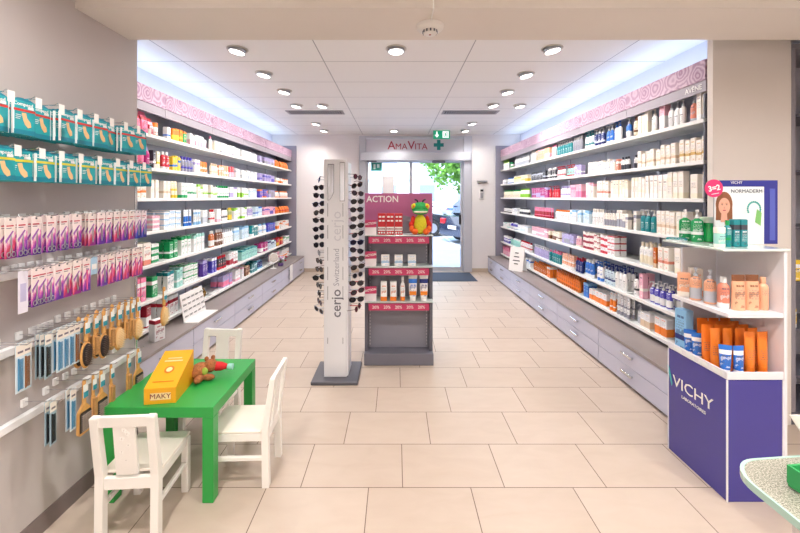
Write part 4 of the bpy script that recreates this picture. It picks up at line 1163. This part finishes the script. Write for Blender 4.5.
owc = carton(.055, .04, .17, 'white', 'orange', 0)
for i, x in enumerate((-.13, -.045)): put(owc, (DX+x, DY, SHD[2]+.0005), 0, 'slim white and orange carton on the bottom shelf of the sale display', 'carton', 'slim cartons on the sale display')
ob = bottle(.045, .045, .215, 'white', 'white', 0); ob[0] = ('bottle', (lambda: (MB().lathe([(.0205, 0), (.0215, .006), (.0215, .12), (.018, .145), (.01, .16), (.01, .17)], pack_mat('white', 'orange', 0), 14)).mesh('b'))())
put(ob, (DX+.037, DY, SHD[2]+.0005), 0, 'white and orange spray bottle on the bottom shelf of the sale display', 'bottle')
def std_tube(mname):
    mb = MB(); a = .038; m = pack_mat('white', mname, 1)
    mb.loft([ring_(a*.7, a*.5, .022), ring_(a*.85, a*.45, .06), ring_(a*.95, a*.25, .17), ring_(a, .003, .215), ring_(a, .0015, .235)], m)
    mb.box(-a*.8, a*.8, -a*.5-.001, a*.5+.001, .05, .085, mat('tube_orange_band', '#ef8a25', .4), b=.004)
    c = MB(); c.lathe([(a*.68, 0), (a*.7, .003), (a*.68, .0215)], white_mt, 14, sy=.8)
    return [('tube', mb.mesh('tube')), ('cap', c.mesh('cap'))]
put(std_tube('blue'), (DX+.128, DY, SHD[2]+.0005), 0, 'large white tube with blue and orange bands on the sale display', 'tube')
put(std_tube('navy'), (DX+.225, DY, SHD[2]+.0005), 0, 'large white tube at the right end of the sale display shelf', 'tube')
# ------------------------------------------------------------------ violet display unit on the right
vio = mat('violet_panel', '#3f3a93', .22, coat=.3); shell = mat('display_shell', '#e9e7ec', .35)
vd = thing('display_unit', 'violet display unit with white shelves and white lettering beside the right shelving', 'display unit', (1.765, 2.065, 0))
def V(x0, x1, y0, y1, z0, z1, m, nm, par=None, b=.0015, lab=None):
    return MB().box(x0-1.765, x1-1.765, y0-2.065, y1-2.065, z0, z1, m, b=b).build(nm, par or vd, 0, label=lab)
V(1.628, 1.9, 1.868, 2.268, .0, .60, vio, 'bin_body', lab='violet box body')
for x, y in ((1.627, 1.867), (1.901, 1.867), (1.627, 2.269)): MB().box(x-.003-1.765, x+.003-1.765, y-.003-2.065, y+.003-2.065, 0, .6, shell).build('corner_trim', vd, 0)
V(1.625, 1.904, 1.865, 1.871, .602, .64, shell, 'bin_rim'); V(1.625, 1.631, 1.872, 2.27, .602, .64, shell, 'bin_rim')
for i in range(4): MB().box(1.6235-1.765, 1.6245-1.765, 1.89+i*.09-2.065, 1.95+i*.09-2.065, .61, .632, mat('label_white', '#eef0ee', .5)).build('price_label', vd, 0)
V(1.906, 1.922, 1.865, 2.27, 0, 1.232, shell, 'side_panel'); V(1.70, 1.9, 2.252, 2.27, .602, 1.20, shell, 'back_panel')
V(1.632, 1.904, 1.866, 2.25, .905, .926, shell, 'shelf'); V(1.60, 1.93, 1.86, 2.28, 1.2335, 1.245, mat('glass_shelf_edge', '#dce8e2', .15, coat=.5), 'shelf')
mb = MB(); mb.T = TR(1.6265-1.765, 2.09-2.065, .425) @ RZ(-PI/2) @ FRONT
mb.text('VICHY', .088, white_mt, Matrix.Identity(4), .0006, 0, 1.12); mb.text('LABORATOIRES', .024, white_mt, TR(.01, -.062, 0), .0006)
mb.prism([(-.19, .07), (-.172, .07), (-.145, -.02), (-.152, -.04)], 0, .0006, mat('teal_print', '#2aa3b5', .4), 'z')
mb.build('lettering', vd, 0, label='white lettering')
VB = {}
def vput(parts, x, y, z, rz, lab, cat, group=None): return put(parts, (x, y, z+.0006), rz, lab, cat, group)
tt = tube(.058, .05, .215, 'orange', 'orange', 1); tb_ = tube(.056, .04, .15, 'blue', 'white', 1)
rk = random.Random(5)
for j, y in enumerate((1.93, 1.985, 2.04, 2.095, 2.15)):
    for i, x in enumerate((1.665, 1.73, 1.795, 1.86)):
        if i == 0 and j > 2: continue
        if j == 0 and i < 2: continue
        vput(tt, x+.002*j % .006, y, .6005, rk.uniform(-.15, .15), 'tall orange tube standing in the bin of the violet display unit', 'tube', 'orange tubes in the violet unit')
for x, y, a in ((1.668, 1.925, -.4), (1.726, 1.915, .05)):
    vput(tb_, x, y, .6005, a, 'short blue tube in the front of the violet unit bin', 'tube', 'blue tubes in the violet unit')
for (x, y) in ((1.662, 2.095), (1.662, 2.15)): vput(tb_, x, y, .6005, -.5, 'short blue tube in the front of the violet unit bin', 'tube', 'blue tubes in the violet unit')
bb = carton(.075, .05, .25, 'sky', 'navy', 2)
vput(bb, 1.668, 2.2, .6005, -PI/2+.12, 'light blue carton at the rear corner of the violet unit bin', 'carton')
# middle shelf
ms = .926
pc = carton(.062, .055, .135, 'peach', 'cream', 0)
vput(pc, 1.67, 2.205, ms, -.6, 'peach carton at the rear left of the middle shelf of the violet unit', 'carton')
vput(carton(.058, .05, .16, 'cream', 'peach', 0), 1.745, 2.215, ms, -.3, 'cream and peach carton at the back of the middle shelf, violet unit', 'carton')
pbm = pump(.058, .05, .185, 'peach', 'silver', 4)
for x, y, w_ in ((1.672, 2.12, 'rear'), (1.69, 2.045, 'front')): vput(pbm, x, y, ms, -.5, f'peach pump bottle on the violet unit middle shelf, {w_} one of two', 'pump bottle')
vput(bottle(.055, .05, .16, 'salmon', 'white', 0), 1.692, 1.965, ms, -.3, 'salmon bottle with white cap on the violet unit middle shelf', 'bottle')
def invtube():
    mb = MB(); a = .031; m = pack_mat('peach', 'brown', 3)
    mb.loft([ring_(a, .022, 0), ring_(a, .02, .1), ring_(a*1.02, .008, .15), ring_(a*1.02, .002, .17), ring_(a*1.02, .0015, .178)], m)
    return [('tube', mb.mesh('invtube'))]
itb = invtube()
for x, w_ in ((1.742, 'left'), (1.812, 'right')): vput(itb, x, 1.935, ms, -.1, f'peach tube with brown top on the middle shelf, {w_} of the pair', 'tube')
vput(bottle(.05, .05, .165, 'peach', 'peach', 2), 1.872, 1.94, ms, 0, 'peach round bottle standing at the right end of the middle shelf', 'bottle')
# top shelf
ts = 1.245
gp = pump(.062, .05, .185, 'green', 'white', 2)
vput(gp, 1.70, 2.235, ts, -.5, 'green pump bottle at the rear left of the glass top shelf', 'pump bottle')
vput(gp, 1.716, 2.165, ts, -.5, 'green pump bottle in front of its twin on the glass shelf', 'pump bottle')
mb = MB(); mb.lathe([(.035, 0), (.04, .006), (.042, .1), (.04, .108)], mat('green_gel', '#18a552', .25, coat=.4), 20); c_ = MB(); c_.lathe([(.046, .1085), (.047, .135), (.044, .14)], mat('lid_cream_green', '#d8e8d2', .35), 20)
vput([('tub', mb.mesh('tub')), ('lid', c_.mesh('tublid'))], 1.79, 2.17, ts, 0, 'bright green round tub with pale lid on the glass shelf', 'tub')
vput(jar(.05, .05, .1, 'mint', 'cream', 0), 1.655, 1.945, ts, 0, 'small pale mint jar on the front left of the glass shelf', 'jar')
vput(bottle(.034, .03, .135, 'teal', 'green', 2), 1.70, 1.95, ts, 0, 'slim teal bottle in front of the portrait poster', 'bottle')
dkc = carton(.034, .03, .14, 'teal', 'charcoal', 1)
for x, w_ in ((1.742, 'left'), (1.78, 'right')): vput(dkc, x, 1.955, ts, 0, f'slim dark teal carton before the portrait poster, {w_} of two', 'carton')
vput(carton(.1, .05, .016, 'teal', 'white', 0), 1.652, 2.235, ts, -.7, 'flat teal carton lying at the rear left corner of the glass shelf', 'carton')
# posters
po = thing('counter_poster', 'white poster with a woman\'s portrait on the glass top shelf', 'poster', (1.832, 2.035, ts+.0006), 0)
MB().box(-.125, .14, 0, .006, 0, .31, mat('poster_pale', '#e6eaec', .4), b=.001).build('board', po, 0)
skin = mat('portrait_skin', '#e0a890', .6); hair = mat('portrait_hair', '#8a5535', .6); mb = MB()
def disc(cx, cz, rx, rz, y, m, n=24): mb.prism([(cx+rx*math.cos(2*PI*j/n), cz+rz*math.sin(2*PI*j/n)) for j in range(n)], y-.0003, y, m, 'y')
disc(-.075, .215, .045, .068, -.0002, hair); mb.prism([(-.118, .21), (-.032, .21), (-.03, .13), (-.12, .13)], -.0006, -.0002, hair, 'y')
mb.prism([(-.09, .17), (-.06, .17), (-.058, .12), (-.095, .12)], -.0010, -.0007, skin, 'y'); disc(-.075, .205, .031, .045, -.0011, skin)
for s in (-1, 1): disc(-.075+s*.012, .213, .005, .0022, -.0015, mat('portrait_eye', '#3a2c2c', .5), 10); disc(-.075+s*.012, .221, .007, .0014, -.0015, hair, 10)
disc(-.075, .183, .009, .0032, -.0015, mat('portrait_lips', '#b8505a', .5), 12); disc(-.075, .197, .0035, .006, -.0015, mat('portrait_nose', '#cf9480', .6), 10)
tl = mat('poster_teal_print', '#3f9e98', .4)
mb.text('NORMADERM', .027, mat('poster_dark_print', '#3c4a56', .4), TR(.045, -.001, .285) @ FRONT, .0003)
for j in range(16):
    a = -.6+j*.28; mb.ell((.085+.034*math.cos(a), -.0006, .19+.038*math.sin(a)), (.006, .0006, .006), tl, 8, 4)
mb.prism([(.09, .12), (.12, .1), (.125, .17), (.1, .19)], -.0012, -.0009, mat('poster_green_print', '#7cba6a', .4), 'y')
for x, z in ((-.055, .115), (.01, .075)): disc(x, z, .019, .019, -.0022, mat('badge_pink', '#e0306e', .4), 16)
mb.build('portrait_print', po, 0)
bp_ = thing('backing_poster', 'tall dark blue poster standing behind the portrait poster', 'poster', (1.915, 2.06, ts+.0006), 0)
MB().box(-.155, .155, 0, .012, 0, .345, mat('poster_navy', '#2a2f8e', .35), b=.001).build('board', bp_, 0)
mb = MB(); mb.text('VICHY', .022, white_mt, TR(-.07, -.0012, .332) @ FRONT, .0004); mb.box(.11, .14, -.0012, -.0004, .02, .3, mat('poster_blue_fade', '#5560b8', .4)); mb.build('print', bp_, 0)
rs = thing('round_sign', 'round pink 3=2 offer sign on a thin stem', 'sign', (1.672, 2.0, ts+.0006), 0)
MB().lathe([(.018, 0), (.018, .004), (.003, .006)], mat('acrylic_edge', '#cfd9d6', .2), 12).build('foot', rs); MB().rod((0, 0, .0062), (0, 0, .26), .0018, steel, 6).build('stem', rs)
mb = MB(); mb.prism([(.047*math.cos(2*PI*j/28), .3+.047*math.sin(2*PI*j/28)) for j in range(28)], -.003, .001, mat('badge_pink', '#e0306e', .4), 'y')
mb.T = TR(0, -.0036, .3) @ FRONT @ RZ(.18); mb.text('3=2', .04, white_mt, Matrix.Identity(4), .0004, .001); mb.box(-.02, .02, -.03, -.027, 0, .0003, white_mt); mb.build('disc', rs, 0)

# ------------------------------------------------------------------ tall cabinet at the right edge and sales counter
cb = thing('display_cabinet', 'tall grey framed display cabinet at the right edge of the room', 'cabinet', (2.932, 2.705, 0))
cf = mat('cabinet_frame_grey', '#8d8890', .4)
for x in (-.325, .3):
    for y in (-.2, .175): MB().box(x, x+.03, y, y+.025, .08, 2.48, cf, b=.002).build('post', cb, 0)
MB().box(-.325, .33, -.2, .2, 0, .079, darkgrey).build('plinth', cb, 0); MB().box(-.325, .33, -.2, .2, 2.481, 2.51, cf).build('top', cb, 0)
MB().box(-.294, .299, .18, .195, .08, 2.48, mat('cabinet_back', '#b9b6c0', .5)).build('back_panel', cb, 0)
for z in (.31, .62, .935, 1.3, 1.68, 2.05): MB().box(-.324, .33, -.174, .174, z-.014, z, darkgrey).build('shelf', cb, 0)
vput(carton(.07, .05, .14, 'yellow', 'white', 1), 2.69, 2.58, .935, 0, 'yellow carton on the cabinet shelf at the right edge', 'carton')
vput(tube(.06, .04, .12, 'yellow', 'white', 1), 2.69, 2.58, .62, 0, 'yellow and white tube on a lower cabinet shelf at the right edge', 'tube')
ct = thing('sales_counter', 'sales counter with rounded glass top over speckled stone', 'counter', (.95, .5, 0))
def top_poly(off=0):
    x0, y1 = .682+off, .80-off; r = .075; pts = []
    for j in range(9):
        a = PI-j*(PI/2-.1)/8; pts.append((x0+r+r*math.cos(a), y1-r+r*math.sin(a)))
    return [(x0, -.1)]+pts+[(1.5, y1+.07), (1.5, -.1)]
def spk():
    m = mat('speckled_stone', '#b9b6a8', .4); nt = m.node_tree; b = nt.nodes['Principled BSDF']
    vo = nt.nodes.new('ShaderNodeTexNoise'); vo.inputs['Scale'].default_value = 420; tc = nt.nodes.new('ShaderNodeTexCoord'); nt.links.new(tc.outputs['Object'], vo.inputs['Vector'])
    r = nt.nodes.new('ShaderNodeValToRGB'); r.color_ramp.elements[0].position = .38; r.color_ramp.elements[0].color = lin('#5d5b50'); r.color_ramp.elements[1].position = .6; r.color_ramp.elements[1].color = lin('#b5b2a4')
    nt.links.new(vo.outputs['Fac'], r.inputs['Fac']); nt.links.new(r.outputs['Color'], b.inputs['Base Color']); b.inputs['Coat Weight'].default_value = .6; return m
mb = MB(); mb.prism([(x-.95, y-.5) for x, y in top_poly(.005)], .934, .9498, spk(), 'z'); mb.build('stone_slab', ct, 0)
mb = MB(); P0 = [(x-.95, y-.5) for x, y in top_poly()][:-1]; P1 = [(x-.95, y-.5) for x, y in top_poly(.0048)][:-1]; n_ = len(P0)
mb.add([(x, y, z) for z in (.936, .95) for P_ in (P0, P1) for x, y in P_], [q for i in range(n_-1) for j in (i+1,) for q in ((i, j, 2*n_+j, 2*n_+i), (n_+j, n_+i, 3*n_+i, 3*n_+j), (2*n_+i, 2*n_+j, 3*n_+j, 3*n_+i), (j, i, n_+i, n_+j))], mat('green_glass_edge', '#a9c9bd', .08, coat=.6)); mb.build('glass_edge', ct, 0)
MB().box(.0, .5, -.5, .2, .0, .933, mat('counter_body', '#c9c6c4', .5)).build('body', ct, 0)
MB().rod((-.2, .2, 0), (-.2, .2, .933), .014, chrome, 14).build('leg', ct); MB().rod((-.2, -.4, 0), (-.2, -.4, .933), .014, chrome, 14).build('leg', ct)
lf = thing('leaflet_stand', 'white folded leaflet standing at the right edge of the glass counter', 'leaflet', (.872, .775, .9505), 0)
mb = MB(); mb.prism([(-.07, .105), (.09, .105), (.09, 0), (-.0, 0)], -.001, .001, mat('leaflet_paper', '#efe8e2', .5), 'y'); mb.build('card', lf, 0)
mb = MB(); mb.box(-.035, .06, -.0018, -.0012, .082, .092, mat('badge_red', '#c8404a', .5)); mb.box(.0, .06, -.0018, -.0012, .075, .08, mat('badge_red', '#c8404a', .5)); mb.build('print', lf, 0)
gb = thing('tray', 'small green tray on the glass counter', 'tray', (.808, .69, .9505), .1)
mb = MB(); gg = mat('green_tray', '#2f9a56', .35); mb.box(-.06, .06, -.04, .04, 0, .006, gg, b=.002); mb.box(-.06, -.056, -.04, .04, .0062, .04, gg); mb.box(.056, .06, -.04, .04, .0062, .04, gg); mb.box(-.0555, .0555, -.04, -.036, .0062, .04, gg); mb.box(-.0555, .0555, .036, .04, .0062, .04, gg); mb.build('tray_body', gb, 0)

# ------------------------------------------------------------------ things on the worktops
WT = .3335
gd = thing('glasses_board', 'white board with rows of small sample glasses on the left worktop', 'display board', (-1.955, 3.71, WT), PI/2)
MB().box(-.2, .2, -.125, .01, 0, .008, white_mt, b=.002).build('base', gd, 0)
mb = MB(); mb.prism([(.0, .0085), (.006, .0085), (.05, .255), (.044, .255)], -.2, .2, mat('board_ivory', '#ece8e6', .5), 'x'); bd = mb.build('board', gd, 0)
for r_ in range(4):
    for c_ in range(5):
        mb = MB(); z = .05+r_*.052; y = .0*r_+(z-.0085)*.179-.006; x = -.155+c_*.077
        for s in (-1, 1): mb.path([(x+s*.014+.011*math.cos(a), y, z+.008*math.sin(a)) for a in [2*PI*j/8 for j in range(9)]], .0016, blackp, 4)
        mb.rod((x-.004, y, z), (x+.004, y, z), .0016, blackp, 4); mb.build('sample_glasses', bd, 0)
vput(carton(.09, .075, .17, 'white', 'crimson', 3), -1.95, 3.10, WT, PI/2-.4, 'white carton with dark red top standing on the left worktop', 'carton')
bk = thing('basket', 'small round golden brown basket on the bottom left shelf', 'basket', (-2.18, 4.18, SH[6]+.0005))
mb = MB(); wk = mat('wicker', '#9a7434', .8, noise=.4, nscale=80, bump=.6); mb.lathe([(.05, 0), (.075, .02), (.085, .06), (.078, .062), (.068, .022), (.045, .008)], wk, 18); mb.build('bowl', bk)
mb = MB(); mb.path([(.08*math.cos(a), 0, .055+.07*math.sin(a)) for a in [PI*j/10 for j in range(11)]], .006, wk, 6); mb.build('handle', bk)
rm = thing('round_mirror', 'small round white table mirror on the left worktop near the door', 'mirror', (-2.0, 6.2, WT), PI/2-.9)
MB().lathe([(.05, 0), (.05, .006), (.006, .012), (.005, .1)], white_mt, 16).build('stand', rm)
mb = MB(); mb.prism([(.08*math.cos(2*PI*j/24), .175+.08*math.sin(2*PI*j/24)) for j in range(24)], -.008, .004, white_mt, 'y'); mb.build('frame', rm, 30)
mb = MB(); mb.prism([(.068*math.cos(2*PI*j/24), .175+.068*math.sin(2*PI*j/24)) for j in range(24)], -.0095, -.0082, mirm, 'y'); mb.build('mirror_glass', rm, 0)
fl = thing('flower_bouquet', 'small bunch of red and lilac artificial flowers on the left worktop', 'flowers', (-1.96, 6.45, WT))
mb = MB(); mb.lathe([(.04, 0), (.05, .02), (.045, .05)], mat('pot_violet', '#6a4f86', .5), 12); mb.build('pot', fl)
rk = random.Random(2)
for i in range(16):
    a, r_ = rk.uniform(0, 2*PI), rk.uniform(.0, .1); nm = rk.choice((('petal_red', '#a92c4a'), ('petal_lilac', '#c3acd0'), ('petal_pale', '#ece4ee')))
    z = .12+rk.uniform(-.03, .04); mb = MB(); mb.ell((r_*math.cos(a), r_*math.sin(a), z), (.022, .022, .016), mat(*nm, .7), 8, 5); mb.rod((r_*.3*math.cos(a), r_*.3*math.sin(a), .045), (r_*math.cos(a), r_*math.sin(a), z-.01), .002, mat('stem_green', '#4f7040', .7), 4); mb.build('flower', fl)
mb = MB(); mb.box(-.001, .001, -.09, .09, 0, .27, mat('paper_white', '#f7f5f3', .8)); o = mb.build('paper_sheet', smooth=0); o.location = (-1.806, 6.55, .06); tag(o, 'white paper sheet fixed on the left drawer fronts near the door', 'paper')
tc_ = thing('tent_card', 'white folded advertising card on the right worktop near the door', 'card', (1.93, 6.03, WT), -PI/2+.75)
mb = MB(); pw = mat('paper_white', '#f7f5f3', .8)
mb.prism([(-.07, 0), (-.067, 0), (0, .37), (-.0015, .375)], -.12, .12, pw, 'x'); mb.prism([(.067, 0), (.07, 0), (.0015, .375), (0, .37)], -.12, .12, pw, 'x'); mb.build('card', tc_, 0)
mb = MB(); mb.T = TR(0, -.036, .19) @ RX(-.186); 
for z, w_ in ((.09, .03), (.03, .045), (-.03, .06), (-.08, .035)): mb.box(-w_, w_, -.003, -.002, z-.006, z+.008, mat('card_black_print', '#33333c', .5))
mb.build('print', tc_, 0)
tcol = vput(bottle(.05, .05, .19, 'white', 'navy', 2), 1.95, 2.62, WT, 0, 'white bottle with navy cap at the near end of the right worktop', 'bottle') if False else None

# ------------------------------------------------------------------ street outside
struct('ground', MB().box(-30, 30, BACK+.301, 60, -.12, -.01, mat('pale_asphalt', '#b4b6ba', .8, noise=.06, nscale=3)))
mb = MB()
for i in range(7): mb.box(-6+i*2.6, -5.9+i*2.6, 11.2, 16.5, -.0099, -.006, white_mt)
struct('ground', mb)
def car(x, y, rz, paint, lab, dirn=1):
    t = thing('car', lab, 'car', (x, y, -.0095), rz)
    pm = mat('car_paint_'+paint, paint, .25, metal=.3, coat=.8); gl = mat('car_window_glass', '#26333c', .06); ty = mat('tyre_rubber', '#1c1c1e', .8)
    L, W = 2.1, .86
    body = [(-L, .35), (-L+.03, .62), (-L+.08, .88), (-1.75, .93), (1.0, .92), (1.75, .8), (L-.05, .66), (L, .45), (L-.03, .25), (1.75, .22), (-1.75, .22), (-L+.03, .25)]
    mb = MB(); n = len(body)
    mb.loft([[(u*.97, -W+.06, .22+(v-.22)*.96) for u, v in body], [(u, -W, v) if v < .7 else (u, -W+.04, v) for u, v in body], [(u, W, v) if v < .7 else (u, W-.04, v) for u, v in body], [(u*.97, W-.06, .22+(v-.22)*.96) for u, v in body]], pm); mb.build('body', t, 40)
    mb = MB(); cabp = [(-1.72, .925), (-1.25, 1.4), (-.9, 1.46), (.1, 1.45), (.35, 1.4), (1.05, .915)]
    lo = lambda w_: [(u, w_ if v < 1 else w_*.8, v) for u, v in cabp]
    mb.loft([lo(-W+.08), lo(W-.08)], pm); cabin = mb.build('cabin', t, 30)
    for s in (-1, 1):
        for q in ([(-1.42, .98), (-1.12, 1.35), (-.5, 1.37), (-.5, .98)], [(-.44, .98), (-.44, 1.37), (.15, 1.36), (.78, .98)]):
            mb = MB(); mb.add([(u, s*((W-.075)-(v-.925)*.33), v) for u, v in q]+[(u, s*((W-.09)-(v-.925)*.33), v) for u, v in q], [(0, 1, 2, 3), (7, 6, 5, 4), (0, 4, 5, 1), (1, 5, 6, 2), (2, 6, 7, 3), (3, 7, 4, 0)], gl); mb.build('side_window', cabin, 0)
        for u in (-1.3, 1.28):
            mb = MB(); mb.rod((u, s*(W-.2), .32), (u, s*(W+.01), .32), .31, ty, 24); w_ = mb.build('wheel', t)
            mb = MB(); mb.rod((u, s*(W+.011), .32), (u, s*(W+.02), .32), .19, steel, 16); mb.build('hubcap', w_)
        mb = MB(); mb.box(-L-.005, -L+.12, *sorted((s*.52, s*.8)), .62, .8, mat('tail_light_red', '#c01c22', .3), b=.02); mb.build('tail_light', t, 0)
        mb = MB(); mb.box(L-.2, L+.005, *sorted((s*.5, s*.78)), .5, .62, mat('head_light', '#e8eef2', .1), b=.02); mb.build('head_light', t, 0)
    for pts in ([(-1.70, .98), (-1.28, 1.37)], [(1.0, .96), (.42, 1.37)]):
        (u0, v0), (u1, v1) = pts; e = -.03 if u0 < 0 else .03; mb = MB()
        mb.add([(u0+e, -.68, v0), (u0+e, .68, v0), (u1+e, .58, v1), (u1+e, -.58, v1), (u0, -.68, v0), (u0, .68, v0), (u1, .58, v1), (u1, -.58, v1)], [(0, 1, 2, 3), (7, 6, 5, 4), (0, 4, 5, 1), (1, 5, 6, 2), (2, 6, 7, 3), (3, 7, 4, 0)], gl); mb.build('windscreen', cabin, 0)
    MB().box(-L-.012, -L-.006, -.26, .26, .48, .59, white_mt).build('number_plate', t, 0)
    return t
car(3.75, 13.0, math.radians(22), '#1c2740', 'dark navy car with red tail light parked right outside the glass door')
car(.15, 15.4, math.radians(-3), '#17191f', 'black car parked outside behind the sale display')
car(1.2, 20.5, math.radians(4), '#c9cdd4', 'silver car parked in the second row outside')
car(5.2, 22.5, math.radians(12), '#2a5fae', 'blue car parked in the second row behind the navy one')
car(-3.9, 20.5, 0, '#e4e6ea', 'white car parked in the second row far left outside')
# tree
tr = thing('tree', 'leafy green tree beyond the parked cars', 'tree', (3.7, 19.0, -.01))
mb = MB(); bark = mat('tree_bark', '#6a5a48', .9, noise=.3, nscale=12); mb.rod((0, 0, 0), (0, 0, 2.6), .16, bark, 10, .11)
for a in range(6): mb.rod((0, 0, 2.2+.1*a), (1.5*math.cos(a*1.05), 1.5*math.sin(a*1.05), 3.6+.2*a), .06, bark, 6, .02)
mb.build('trunk', tr)
rk = random.Random(9); mb = MB(); lf1 = mat('leaf_green', '#6fa53f', .6, noise=.3, nscale=2.5)
vs, fs = [], []
for i in range(6500):
    while True:
        p = Vector((rk.uniform(-1, 1), rk.uniform(-1, 1), rk.uniform(-1, 1)))
        if .35 < p.length < 1: break
    c0 = Vector((p.x*2.7, p.y*2.3, 4.1+p.z*2.25)); c0.z += .25*math.sin(c0.x*5)+.2*math.cos(c0.y*6)
    u = Vector((rk.gauss(0, 1), rk.gauss(0, 1), rk.gauss(0, 1))).normalized(); v = u.cross(Vector((rk.gauss(0, 1), rk.gauss(0, 1), rk.gauss(0, 1)))).normalized()
    a = .13; o = len(vs); vs += [tuple(c0+u*a), tuple(c0+v*a*.55), tuple(c0-u*a), tuple(c0-v*a*.55)]; fs.append((o, o+1, o+2, o+3))
mb.add(vs, fs, lf1); mb.build('foliage', tr, 0)
# building across the street
bl = thing('building', 'pale rendered building with a row of windows across the street', 'building', (0, 34, -.01))
MB().box(-16, 16, 0, 6, 0, 9, mat('pale_facade', '#c4cddb', .8)).build('wall', bl, 0)
for i in range(9):
    for j in range(2):
        f = MB().box(-15+i*3.4, -13.4+i*3.4, -.06, -.001, 1.0+j*3.4, 2.7+j*3.4, mat('window_frame_white', '#eef0f4', .5), b=.01).build('window', bl, 0)
        MB().box(-14.9+i*3.4, -13.5+i*3.4, -.07, -.061, 1.1+j*3.4, 2.6+j*3.4, mat('far_window_glass', '#7f93ab', .1)).build('pane', f, 0)
MB().box(-16, 16, -.12, -.071, 3.0, 3.5, mat('facade_band', '#a9b3c9', .6)).build('fascia', bl, 0)
light('sun', 'SUN', (0, 0, 12), 7.0, (1, .96, .9), (math.radians(48), 0, math.radians(-12)), angle=.02)
